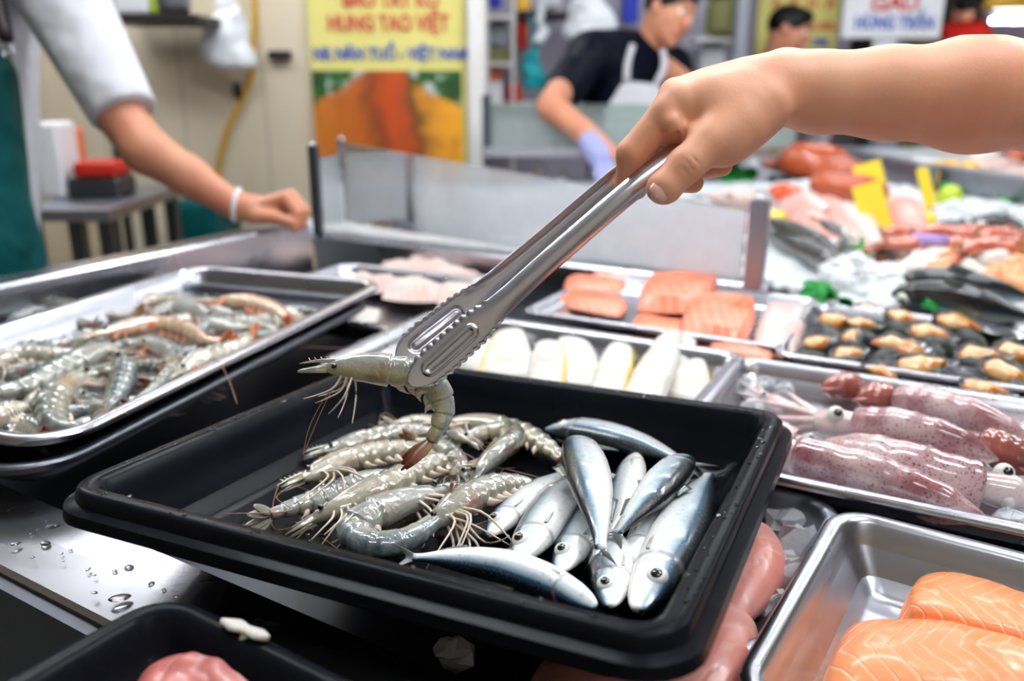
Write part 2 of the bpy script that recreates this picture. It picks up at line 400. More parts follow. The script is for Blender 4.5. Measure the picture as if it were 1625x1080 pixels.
NB, nb = tray('plastic_tray', corner(264, 922, 1.001, .30, .24, -32), 1.001, .30, .24, RAD(-32), .05, .035, .018, 'black_plastic', 'small black plastic tray with raw red meat at the very front', ridge=True, t=.003)

# ------------------------------------------------------------------ the counter
def counter():
    e = empty('display_counter', (0, 1.0, 0), 'long stainless steel market counter that carries the seafood trays', 'counter')
    X, Y, Z = axes(RAD(-31))
    # front ledge, seen bottom left, standing over a sunken well
    a = P(0, 893, .943); b = P(159, 974, .943); c = P(185, 840, .95)
    d = nrm((b - a) * [1, 1, 0]); n_ = V(-d[1], d[0], 0); wd = (c - a) @ n_ 
    a = V(a[0], a[1], .95); p0 = a - d * .5; p1 = a + d * 1.6
    mb = MB()
    pr = [(-.001, -.055), (-.003, -.012), (0., -.008), (wd * .5, -.003), (wd - .004, 0), (wd, -.005), (wd, -.09)]
    vs = [p0 + n_ * u + V(0, 0, h) for u, h in pr] + [p1 + n_ * u + V(0, 0, h) for u, h in pr]; k = len(pr)
    mb.add(vs, [(i, i + 1, k + i + 1, k + i)[::-1] for i in range(k - 1)]); o = mb.build('front_ledge', 'steel', e, smooth=False)
    # well floor under all the trays
    q = [a - d * .5 + n_ * wd, a + d * 1.9 + n_ * wd, P(1190, 440, .93) + d * 1.2, P(1190, 440, .93), P(505, 372, .93), P(505, 372, .93) - d * .5]
    w_ = [V(t[0], t[1], .885) for t in (p0, p1 + d * .6, P(1290, 472, .955) + GX * 2.2 - GY * .04, P(1290, 472, .955) - GY * .04, P(1196, 452, .97), P(505, 366, .97), V(-1.0, 1.0, 0))]
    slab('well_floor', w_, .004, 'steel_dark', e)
    fr = [V(t[0], t[1], .935) for t in (p0 - n_ * .003, p1 - n_ * .003)]
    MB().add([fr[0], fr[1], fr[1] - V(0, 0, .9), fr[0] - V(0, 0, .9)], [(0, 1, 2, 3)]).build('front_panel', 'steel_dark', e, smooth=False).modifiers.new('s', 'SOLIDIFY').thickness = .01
    # vendor-side rail
    zr = 1.03; A = P(-260, 505, zr); C = P(492, 352, zr); d2 = nrm(C - A); n2 = V(-d2[1], d2[0], 0)
    rp = [(.06, -.12), (.06, -.008), (.056, -.001), (.05, 0), (0.004, 0), (0, -.005), (0, -.10)]
    A2 = A; C2 = C
    vs = [A2 - n2 * .0 + n2 * u + V(0, 0, h) for u, h in rp] + [C2 + n2 * u + V(0, 0, h) for u, h in rp]; k = len(rp)
    o = MB().add(vs, [(i, i + 1, k + i + 1, k + i) for i in range(k - 1)] + [tuple(range(k)), tuple(range(2 * k - 1, k - 1, -1))]).build('side_rail', 'steel', e); sharp(o, .5)
    # far rail running under the glass
    G0 = P(497, 372, .97); G1 = P(1195, 452, .97); d3 = nrm(G1 - G0); n3 = V(-d3[1], d3[0], 0)
    vs = [G0 + n3 * (u + .002) + V(0, 0, h) for u, h in rp] + [G1 + d3 * .02 + n3 * (u + .002) + V(0, 0, h) for u, h in rp]
    o = MB().add(vs, [(i, i + 1, k + i + 1, k + i) for i in range(k - 1)] + [tuple(range(k)), tuple(range(2 * k - 1, k - 1, -1))]).build('far_rail', 'steel', e); sharp(o, .5)
    return G0, G1, d3, n3, A, C, d2, n2
G0, G1, d3, n3, RA, RC, rd, rn = counter()
def glass():
    def post(p, h, w, mat, label):
        o = MB().box(p + V(0, 0, h / 2), (w, w * .8, h), (d3, n3, V(0, 0, 1))).build('glass_post', mat, smooth=False); mod_bevel(o, .002)
        c = MB().ball(p + V(0, 0, h + .001), (w * .35, w * .35, .006)).build('cap', 'steel', o); c.parent = None; o_c = o.matrix_world; 
        localise(o, p); c.data.transform(Matrix.Translation(-Vector(p))); c.parent = o; return tag(o, label, 'post')
    gl = P(548, 352, .97); gr = P(1196, 450, .97); L0 = P(506, 372, .97)
    hl = .192; hr = .15
    post(gl, hl, .016, 'steel', 'steel post at the left end of the fogged glass'); post(gr - V(0, 0, .01), hr, .03, 'steel_worn', 'wide steel post ending the fogged glass beside the ice display')
    post(L0, .19, .02, 'steel_dark', 'dark steel post beside the resting hand')
    dd = nrm(gr - gl); nn = V(-dd[1], dd[0], 0)
    a = gl + dd * .012; b = gr - dd * .022
    e = MB(); q = [a, b, b + V(0, 0, hr - .03), a + V(0, 0, hl - .01)]
    e.add([p - nn * .004 for p in q] + [p + nn * .004 for p in q], [(3, 2, 1, 0), (4, 5, 6, 7), (0, 1, 5, 4), (1, 2, 6, 5), (2, 3, 7, 6), (3, 0, 4, 7)])
    o = e.build('glass_screen', 'glass_fogged', smooth=False); localise(o, a); tag(o, 'long fogged glass panel along the back of the counter', 'glass')
    e = MB(); dd2 = nrm(gl - L0); a = L0 + dd2 * .014; b = gl - dd2 * .012; n4 = V(-dd2[1], dd2[0], 0); q = [a, b, b + V(0, 0, .16), a + V(0, 0, .16)]
    e.add([p - n4 * .004 for p in q] + [p + n4 * .004 for p in q], [(3, 2, 1, 0), (4, 5, 6, 7), (0, 1, 5, 4), (1, 2, 6, 5), (2, 3, 7, 6), (3, 0, 4, 7)])
    o = e.build('glass_screen', 'glass_fogged', smooth=False); localise(o, a); tag(o, 'narrow glass pane between the two left posts', 'glass')
glass()

# ------------------------------------------------------------------ shrimp
def shrimp_mat(name, c_light, c_dark, c_belly, red=(.55, .2, .12), redamt=.5):
    c_light, c_dark, c_belly = [tuple(x * .86 for x in c) for c in (c_light, c_dark, c_belly)]; m = M(name); u, v = m.uv(); o = m.co()
    dors = m.math('SINE', m.math('MULTIPLY', v, 2 * pi))
    n1 = m.noise(60, detail=4); n2 = m.noise(180, detail=3); spk = m.ramp(m.vor(620), (.10, 1.), (.22, 0.))
    base = m.mix(lin(c_light), lin(c_dark), m.ramp(n1, (.32, 0.), (.68, 1.)))
    base = m.mix(base, lin(c_belly), m.ramp(dors, (0., 1.), (.35, 0.)))
    base = m.mix(base, tuple(.25 * x for x in lin(c_dark)), m.math('MULTIPLY', spk, .55))
    seg = m.ramp(m.math('FRACT', m.math('MULTIPLY', m.math('SUBTRACT', u, .37), 11.0)), (.0, 1.), (.07, 0.), (.90, 0.), (1., .8))
    abd = m.ramp(u, (.36, 0.), (.365, 1.))
    base = m.mix(base, tuple(.45 * x for x in lin(c_belly)), m.math('MULTIPLY', m.math('MULTIPLY', seg, abd), .55))
    blot = m.math('MULTIPLY', m.ramp(u, (.14, 0.), (.24, 1.), (.34, 1.), (.4, 0.)), m.ramp(n1, (.45, 0.), (.62, 1.)))
    base = m.mix(base, lin(red), m.math('MULTIPLY', blot, redamt))
    base = m.mix(base, lin(red), m.ramp(u, (.93, 0.), (1., .7)))
    m.p(Base_Color=base, Roughness=m.math('ADD', m.math('MULTIPLY', n2, .18), .12), Coat_Weight=1.0, Coat_Roughness=.04, Coat_IOR=1.75, Subsurface_Weight=.12, Subsurface_Radius=(.005, .005, .004), Subsurface_Scale=.6, Specular_IOR_Level=.7)
    m.bump(m.math('ADD', n1, m.math('MULTIPLY', n2, .5)), .6, .003); MAT[name] = m.m
shrimp_mat('shrimp_grey', (.66, .68, .64), (.40, .43, .41), (.72, .70, .62))
shrimp_mat('shrimp_blue', (.64, .69, .69), (.38, .44, .47), (.70, .70, .66), redamt=.12)
shrimp_mat('shrimp_yellow', (.74, .74, .69), (.47, .48, .44), (.80, .76, .66), redamt=.3)
shrimp_mat('shrimp_orange', (.94, .80, .68), (.84, .60, .46), (.93, .80, .66), (.85, .28, .10), .9)
shrimp_mat('shrimp_held', (.80, .80, .78), (.60, .60, .56), (.84, .80, .62), (.55, .30, .20), .5)
flat('shrimp_leg', (.90, .82, .74), .3, coat=.4); flat('shrimp_leg_orange', (.93, .50, .28), .3, coat=.4); flat('antenna', (.62, .45, .33), .35); flat('eye_black', (.02, .02, .03), .08, coat=1)
def tailfan(name, tip, root, orange=False):
    m = M(name); u, v = m.uv(); st_ = m.ramp(m.n('TexWave', {'bands_direction': 'Y'}, Vector=m.map(m.n('TexCoord').outputs['UV'], (1, 1, 1)), Scale=9., Distortion=1.).outputs['Fac'], (.3, 0.), (.7, 1.))
    c = m.mix(lin(root), lin(tip), m.ramp(u, (.1, 0.), (.85, 1.))); c = m.mix(c, (.10, .05, .03), m.math('MULTIPLY', st_, .35))
    m.p(Base_Color=c, Roughness=.2, Coat_Weight=.6, Transmission_Weight=.15); MAT[name] = m.m
tailfan('tail_red', (.50, .16, .08), (.72, .62, .45)); tailfan('tail_pale', (.62, .60, .55), (.76, .76, .70)); tailfan('tail_orange', (.86, .36, .15), (.90, .66, .45))

SH_U = [0, .04, .10, .18, .28, .36, .40, .50, .62, .74, .86, .94, 1.0]
SH_R = [.22, .42, .66, .88, 1.02, 1.0, .96, .98, .92, .80, .64, .48, .40]
def shrimp(pts, r, label, group, s=1, roll=0, mat='shrimp_grey', fan='tail_pale', legs=8, leg_mat='shrimp_leg', ant=2, up=(0, 0, 1), leg_len=1.0, seed=0, swim=5, ant_pts=None, fanpt=None, fan_len=1.0, cat='shrimp'):
    """pts: centreline, head to tail. s=+1: the back is on the left of the head-to-tail direction seen from up."""
    s = -s; g = random.Random(seed * 77 + 5); N = 112
    path = spline(pts, N); up = nrm(up); T = nrm(np.gradient(path, axis=0)); B0 = nrm(np.cross(np.tile(up, (N, 1)), T)) * s
    U0 = nrm(np.cross(T, B0)); U0 *= np.sign((U0 @ up).mean() or 1)
    ro = RAD(roll); D = nrm(B0 * cos(ro) + U0 * sin(ro)); L = nrm(U0 * cos(ro) - B0 * sin(ro))
    u = np.linspace(0, 1, N); rr = np.interp(u, SH_U, SH_R) * r
    r = r * 1.0; rr = rr * 1.04; ph = ((u - .37) * 11) % 1; sg = np.where(u > .36, .10 * ph ** 2 - .12 * (ph < .10) , 0); rr = rr * (1 + sg + np.where(u < .36, .06 * smoothstep((u - .27) / .08), 0))
    e = empty('shrimp', path[N // 3], label, cat, group)
    mb = MB(); mb.loft(path, D, L, rr * 1.10, rr * .84, 18, True, 0, rr * np.where(u < .37, 1.12, .95 + .22 * np.abs(np.sin(np.pi * np.clip(ph, 0, 1)))), p=.9)
    # rostrum with teeth
    k = 8; p0 = path[10] + D[10] * rr[10] * .75; tip = path[0] - T[0] * r * 1.9 + D[0] * r * .42; rp = spline([p0, (p0 + tip) / 2 + D[0] * r * .12, tip], k)
    mb.loft(rp, np.tile(D[0], (k, 1)), np.tile(L[0], (k, 1)), np.linspace(r * .24, r * .04, k), np.linspace(r * .13, r * .02, k), 6, u0=.02, u1=.05)
    for i in range(1, 6): mb.loft([rp[i] , rp[i] + D[0] * r * .34 - T[0] * r * .18], np.tile(D[0], (2, 1)) * 0 + T[0], np.tile(L[0], (2, 1)), [r * .09, r * .01], [r * .04, r * .01], 4, u0=.03, u1=.04)
    # scales in front of the mouth
    for q in (-1, 1): mb.loft([path[1] + L[1] * r * .22 * q, path[0] - T[0] * r * 2.0 + L[1] * r * .2 * q - D[0] * r * .16], np.tile(D[0], (2, 1)), np.tile(L[0], (2, 1)), [r * .34, r * .1], [r * .12, r * .03], 8, u0=.05, u1=.1)
    mb.build('body', mat, e)
    # tail fan
    tb = MB(); end = path[-1]; td = nrm(np.asarray(fanpt) - end) if fanpt is not None else nrm(T[-1] - D[-1] * .12)
    for j, an in enumerate((-34, -17, 0, 17, 34) if fan_len == 1 else (-20, -10, 0, 10, 20)):
        a = RAD(an); dd = nrm(td * cos(a) + (D[-1] * .55 + L[-1] * .8) * sin(a)); W = nrm(np.cross(dd, L[-1] * .8 - D[-1] * .3)); Nn = np.cross(W, dd); n_ = 9
        ln = r * (2.5 - .22 * abs(j - 2)) * fan_len; tt = np.linspace(0, 1, n_); pth = end[None] - td * r * .3 + dd * ln * tt[:, None] + Nn * (r * .25 * (abs(j - 2) - 1) * tt[:, None])
        wv = r * .42 * np.sin(np.clip(tt * .86 + .10, 0, 1) * pi) ** .6 * (1.0 if j != 2 else .6); tb.loft(pth, np.tile(W, (n_, 1)), np.tile(Nn, (n_, 1)), wv, np.full(n_, r * .06), 8)
    tb.build('tail_fan', fan, e)
    for q in (-1, 1):
        MB().ball(path[8] + D[8] * rr[8] * .35 + L[8] * (rr[8] * .86 + r * .1) * q - T[8] * r * .15, r * .22, 10, 7).build('eye', 'eye_black', e)
    def bent(i, side, ln, th, lean, out, fold=.4):
        b = path[i] - D[i] * rr[i] * .85 + L[i] * rr[i] * .35 * side
        d1 = nrm(-D[i] + L[i] * out * side + T[i] * lean + L[i] * g.uniform(-.2, .2)); d2 = nrm(-D[i] * fold + T[i] * (lean * 2.2 + g.uniform(-.5, .5)) + L[i] * (g.uniform(-.6, .2)) * side)
        pt = spline([b + D[i] * r * .3, b + d1 * ln * .45, b + d1 * ln * .6 + d2 * ln * .4, b + d1 * ln * .62 + d2 * ln * .75], 10)
        return pt, th
    for k in range(legs):
        i = int(N * (.11 + .028 * (k // 2))); side = 1 if k % 2 else -1
        pt, th = bent(i, side, r * g.uniform(1.9, 2.9) * leg_len, r * .085, g.uniform(-.9, .1), g.uniform(.2, .7)); a_ = np.linspace(1.3, .45, len(pt)) * th
        b = MB(); T_, D_, L_ = frames(pt, (.1, .3, 1)); b.loft(pt, D_, L_, a_, a_, 6); b.build('leg', leg_mat, e)
    for k in range(swim):
        i = int(N * (.42 + .085 * k)); b = MB(); side = 1
        base = path[i] - D[i] * rr[i] * .8; dd = nrm(-D[i] + T[i] * g.uniform(.0, .7)); pt = spline([base + D[i] * r * .3, base + dd * r * .6, base + dd * r * .9 + T[i] * r * .5], 7)
        b.loft(pt, np.tile(T[i], (7, 1)), np.tile(L[i], (7, 1)), r * np.array([.2, .26, .3, .3, .26, .18, .05]), r * np.array([.3, .34, .34, .3, .22, .14, .05]), 8); b.build('swimmeret', leg_mat, e)
    for k in range(ant):
        if ant_pts is not None: pt = spline(ant_pts[k], 28)
        else:
            b0 = path[1] - D[1] * rr[1] * .5; d0 = nrm(-T[0] + D[0] * g.uniform(-.6, .6)); pt = spline([b0, b0 + d0 * r * 3, b0 + d0 * r * 5 + nrm(np.cross(up, d0)) * r * g.uniform(-5, 5) + up * r * .4, b0 + d0 * r * 6.5 + nrm(np.cross(up, d0)) * r * g.uniform(-9, 9)], 22)
            if _floor is not None: pt = _floor(pt)
        MB().tube(pt, np.linspace(r * .05, r * .018, len(pt)) if False else r * .035, 5).build('antenna', 'antenna', e)
    return e
_floor = None
def bfloor(pt):
    h = (pt - _b0) @ _bn; return pt + _bn[None] * np.maximum(.0015 - h, 0)[:, None]
_floor = bfloor
def BP(pts, h): return [B(x, y, hh) for (x, y), hh in zip(pts, h if isinstance(h, (list, tuple)) else [h] * len(pts))]
GB = 'raw shrimps in the black tray'
black_shrimps = [
 dict(p=[(640, 752), (600, 760), (560, 772), (520, 788), (470, 803), (428, 816)], h=.012, s=1, roll=25, mat='shrimp_blue', fan='tail_pale', r=.0098, label='blue-grey shrimp whose tail points at the near left corner of the black tray', legs=2),
 dict(p=[(512, 716), (545, 708), (585, 697), (625, 688), (665, 684), (700, 690)], h=.012, s=-1, roll=35, mat='shrimp_grey', r=.0096, label='pale shrimp stretched straight at the back left of the black tray pile'),
 dict(p=[(745, 700), (715, 684), (685, 672), (655, 668), (625, 674)], h=.013, s=1, roll=20, mat='shrimp_yellow', fan='tail_pale', r=.0092, label='shrimp at the back of the black tray with a clear glassy tail', legs=3),
 dict(p=[(478, 760), (515, 744), (560, 728), (610, 717), (655, 715), (695, 728)], h=.021, s=-1, roll=12, mat='shrimp_yellow', r=.0115, label='shrimp under the held tail with long pale legs spread toward the viewer', leg_len=2.1, legs=10),
 dict(p=[(700, 672), (745, 670), (790, 676), (830, 688), (866, 708), (892, 730)], h=.016, s=-1, roll=10, mat='shrimp_yellow', r=.0112, label='arched shrimp with an orange shoulder spot reaching toward the sardines', leg_len=1.5),
 dict(p=[(740, 758), (728, 740), (712, 720), (690, 705), (660, 700)], h=.014, s=1, roll=30, mat='shrimp_grey', fan='tail_red', r=.0092, label='half-hidden shrimp with a glassy reddish head in the middle of the pile', legs=6),
 dict(p=[(497, 826), (535, 806), (580, 784), (630, 762), (672, 741), (706, 730), (715, 750)], h=[.012, .02, .024, .026, .024, .022, .016], s=-1, roll=14, mat='shrimp_yellow', r=.0112, label='shrimp with a dark red blotch and brown-edged rounded back', leg_len=1.1),
 dict(p=[(748, 768), (765, 742), (790, 718), (812, 700), (806, 684), (770, 686), (728, 697)], h=[.014, .022, .026, .024, .018, .014, .012], s=1, roll=40, mat='shrimp_yellow', fan='tail_pale', r=.0112, label='curled shrimp covered in fine whiskery legs in the middle of the tray', leg_len=1.6, legs=10),
 dict(p=[(708, 776), (672, 786), (628, 800), (585, 820), (563, 842), (590, 862), (640, 857), (682, 832), (704, 806)], h=[.016, .018, .019, .018, .014, .014, .014, .016, .02], s=1, roll=12, mat='shrimp_blue', fan='tail_red', r=.0122, label='big plump shrimp curled in a ring at the front of the pile', leg_len=1.2),
 dict(p=[(684, 836), (712, 812), (748, 788), (788, 772), (826, 768), (858, 782)], h=[.014, .02, .024, .024, .02, .014], s=-1, roll=10, mat='shrimp_grey', r=.0118, label='green-tinged shrimp beside the sardines with its white legs hanging down', leg_len=1.7, legs=10),
]
for i, d in enumerate(black_shrimps):
    shrimp(BP(d['p'], d['h']), d['r'], d['label'], GB, s=d['s'], roll=d['roll'], mat=d['mat'], fan=d.get('fan', 'tail_pale'), legs=d.get('legs', 8), up=_bn, leg_len=d.get('leg_len', 1.0), seed=i + 3, ant=1 if i % 2 else 2)
_floor = None
# the one held in the tongs
ZH = .62
hp = [Q(516, 584, ZH), Q(545, 583, ZH), (Q(585, 583, ZH)), Q(625, 588, ZH), Q(660, 594, ZH + .002), Q(690, 612, ZH + .006), Q(704, 645, ZH + .008), Q(697, 675, ZH + .006), Q(684, 700, ZH + .004)]
shrimp(hp, .0098, 'curved raw shrimp held in the tips of the steel tongs above the tray', None, s=-1, roll=4, mat='shrimp_held', fan='tail_red', legs=6, up=-FWD, leg_len=1.15, seed=4, ant=2, fanpt=Q(642, 738, ZH), fan_len=1.35,
       ant_pts=[[Q(556, 600, ZH), Q(532, 612, ZH), Q(510, 640, ZH), Q(490, 680, ZH), Q(480, 725, ZH)], [Q(556, 600, ZH), Q(530, 616, ZH - .003), Q(512, 648, ZH - .004), Q(494, 690, ZH - .004), Q(484, 715, ZH - .004)]])

GS = 'raw shrimps heaped in the steel tray'
ZT = .985
def TP(pts, z): return [P(x, y, zz) for (x, y), zz in zip(pts, z if isinstance(z, (list, tuple)) else [z] * len(pts))]
tray_shrimps = [
 ([(92, 478), (118, 488), (150, 497), (185, 500), (215, 497)], .980, -1, 'shrimp_grey', 'dark-headed shrimp at the far left of the steel tray heap', .0105),
 ([(196, 488), (225, 480), (255, 476), (290, 478), (320, 486)], .980, -1, 'shrimp_yellow', 'shrimp with a black eye at the far edge of the steel tray heap', .0105),
 ([(335, 478), (365, 478), (400, 482), (435, 492), (455, 505)], .984, -1, 'shrimp_orange', 'pinkish pale shrimp near the far corner of the steel tray', .0125),
 ([(470, 530), (474, 510), (458, 498), (442, 508), (446, 524)], .978, 1, 'shrimp_yellow', 'tightly curled shrimp against the steel tray wall nearest the tongs', .010),
 ([(385, 505), (405, 512), (425, 522), (445, 532), (455, 540)], .972, -1, 'shrimp_blue', 'blue-grey shrimp below the tightly curled one in the steel tray', .010),
 ([(340, 505), (310, 495), (280, 487), (258, 492), (240, 500)], .980, 1, 'shrimp_blue', 'glossy blue-white shrimp behind the orange one in the steel tray', .0115),
 ([(395, 515), (370, 520), (340, 516), (318, 505)], .976, 1, 'shrimp_blue', 'short blue-backed shrimp with dark spots in the steel tray', .0105),
 ([(30, 535), (26, 515), (50, 500), (85, 503), (115, 510), (148, 515)], .983, -1, 'shrimp_blue', 'arched grey shrimp with a long tail at the upper left of the heap', .0115),
 ([(60, 545), (40, 550), (22, 540), (40, 527), (66, 522), (85, 520)], .978, -1, 'shrimp_grey', 'small hooked shrimp below the arched grey one in the steel tray', .0105),
 ([(95, 545), (118, 538), (140, 545), (150, 556)], .972, -1, 'shrimp_blue', 'smooth pale blue shrimp tucked under the orange one', .0095),
 ([(-30, 590), (0, 572), (35, 562), (75, 562), (115, 558)], .981, -1, 'shrimp_grey', 'grey shrimp with dark feelers at the left edge of the heap', .0125),
 ([(150, 532), (185, 524), (225, 517), (262, 515), (298, 524), (325, 540), (352, 540)], .990, -1, 'shrimp_orange', 'bright orange-tinted shrimp lying across the top of the heap', .0108),
 ([(215, 548), (245, 550), (272, 562), (276, 585), (262, 602), (240, 612)], .984, -1, 'shrimp_blue', 'hooked pale shrimp with orange legs in the middle of the steel tray', .0108),
 ([(282, 592), (312, 574), (345, 562), (378, 550), (398, 534)], .990, -1, 'shrimp_yellow', 'yellow-green shrimp lying along the near rim of the steel tray', .0108),
 ([(196, 546), (160, 556), (125, 572), (88, 590), (48, 610), (5, 622), (-30, 630)], .994, 1, 'shrimp_blue', 'long dark shrimp with a clear eye and reddish shoulder crossing the heap', .012),
 ([(190, 566), (196, 590), (190, 615), (178, 640), (165, 655)], .986, -1, 'shrimp_blue', 'upright blue-white shrimp beside the big curled one', .0125),
 ([(285, 560), (270, 585), (250, 610), (225, 630), (205, 642)], .990, -1, 'shrimp_grey', 'thin glassy shrimp leaning on the near rim of the steel tray', .0075),
 ([(158, 590), (130, 598), (102, 615), (84, 640), (84, 668), (108, 682), (140, 672), (165, 660)], .984, 1, 'shrimp_grey', 'large curled shrimp nearest the viewer in the steel tray', .0135),
 ([(-30, 668), (-5, 660), (22, 650), (42, 643)], .992, -1, 'shrimp_yellow', 'yellowish shrimp tail pointing right at the near left of the heap', .0105),
 ([(5, 690), (25, 678), (50, 680), (66, 690)], .978, -1, 'shrimp_grey', 'shrimp with an orange tail in the near corner of the steel tray', .0105),
]
for i, (p, z, s, mt, lb, r) in enumerate(tray_shrimps):
    fan = 'tail_orange' if mt in ('shrimp_orange',) or i in (19, 13) else ('tail_red' if i % 4 == 0 else 'tail_pale')
    shrimp(TP(p, z - .003), r * 1.05, lb, GS, s=s, roll=15 + (i * 13) % 25, mat=mt, fan=fan, legs=6, seed=40 + i, ant=1, leg_mat='shrimp_leg_orange' if mt == 'shrimp_orange' or i in (12, 13) else 'shrimp_leg', swim=4,
           ant_pts=[TP([(330, 568), (345, 572), (362, 600), (376, 640)], [1.0, 1.008, 1.004, .99])] if i == 13 else None)
# the lower layer that shows between them
for i in range(22):
    u, v = -.125 + .25 * ((i * 37) % 10) / 9, -.245 + .49 * i / 21; a = rng.uniform(0, 6.28); c = st(u, v, .017); l = .045
    dirv = V(cos(a), sin(a), 0); q = V(-dirv[1], dirv[0], 0)
    c = st(max(-.10, min(.10, u)), max(-.21, min(.21, v)), .018)
    shrimp([c - dirv * l, c - dirv * l * .3 + q * .012, c + dirv * l * .4 + q * .01, c + dirv * l - q * .01], .0098, 'grey shrimp mostly buried under the others in the steel tray', GS, s=1, roll=30, mat=('shrimp_grey', 'shrimp_blue')[i % 2], legs=4, seed=90 + i, ant=0, swim=2)

# ------------------------------------------------------------------ sardines
def fish_mat(name, back, mid, flank, belly, metal=.12, head=.21, fl=(.42, .62)):
    m = M(name); u, v = m.uv(); d = m.math('SINE', m.math('MULTIPLY', v, 2 * pi)); n1 = m.noise(30, detail=4); n2 = m.noise(220, detail=3)
    dd = m.math('ADD', m.math('MULTIPLY', d, .5), m.math('ADD', m.math('MULTIPLY', n1, .10), .45))
    nb = m.math('ADD', dd, m.math('MULTIPLY', m.ramp(u, (.06, 1.), (head, 0.)), -.10))
    c = m.ramp(nb, (.12, lin(belly)), (fl[0], lin(flank)), (fl[1], lin(tuple((a + b) / 2 for a, b in zip(flank, mid)))), (fl[1] + .06, lin(mid)), (fl[1] + .2, lin(back)))
    c = m.mix(c, tuple(.35 * x for x in lin(mid)), m.math('MULTIPLY', m.ramp(n2, (.55, 0.), (.72, 1.)), .28))
    fk = m.math('MULTIPLY', m.ramp(m.vor(1, m.map(m.n('TexCoord').outputs['UV'], (85, 30, 1))), (.12, 1.), (.3, 0.)), m.ramp(nb, (.45, 0.), (.6, 1.), (.95, .5))); c = m.mix(c, (.55, .66, .72), m.math('MULTIPLY', fk, .28))
    gill = m.ramp(m.math('ADD', u, m.math('MULTIPLY', m.math('MULTIPLY', d, d), .03)), (head - .012, 0.), (head, .8), (head + .008, .9), (head + .02, 0.))
    c = m.mix(c, (.16, .13, .13), m.math('MULTIPLY', gill, .7))
    scale = m.vor(1, m.map(m.n('TexCoord').outputs['UV'], (85, 30, 1)))
    body = m.ramp(u, (head, 0.), (head + .02, 1.))
    hn = m.noise(120, detail=3)
    m.p(Base_Color=c, Metallic=metal, Roughness=m.math('ADD', m.math('MULTIPLY', n1, .16), .24), Coat_Weight=.5, Coat_Roughness=.12)
    m.bump(m.math('ADD', m.math('MULTIPLY', m.math('MULTIPLY', scale, body), .5), m.math('ADD', m.math('MULTIPLY', gill, -1.2), m.math('MULTIPLY', hn, .5))), .32, .001); MAT[name] = m.m
fish_mat('sardine', (.045, .085, .11), (.16, .30, .40), (.80, .84, .86), (.95, .94, .93), fl=(.50, .66))
fish_mat('sardine_dark', (.03, .05, .06), (.12, .24, .30), (.66, .74, .78), (.90, .91, .90), fl=(.42, .56))
fish_mat('big_fish', (.07, .08, .08), (.18, .20, .19), (.42, .44, .40), (.80, .78, .74))
m = M('fin'); _n = m.n('TexWave', {'bands_direction': 'Y'}, Vector=m.n('TexCoord').outputs['UV'], Scale=12., Distortion=.6).outputs['Fac']
m.p(Base_Color=m.mix((.20, .23, .23), (.07, .08, .08), _n), Roughness=.25, Coat_Weight=.6, Metallic=.2); MAT['fin'] = m.m
flat('fin_clear', (.72, .73, .72), .2, coat=.6)
flat('eye_white', (.94, .94, .92), .35, coat=.4); flat('fish_mouth', (.62, .38, .33), .3, coat=.6)
FU = [0, .02, .06, .12, .20, .30, .42, .55, .68, .80, .90, .96, 1.]
FA = [.20, .36, .55, .73, .87, .96, 1.0, .96, .82, .60, .36, .24, .24]
FBt = [.12, .22, .44, .66, .86, .96, 1.0, .94, .78, .52, .30, .16, .10]
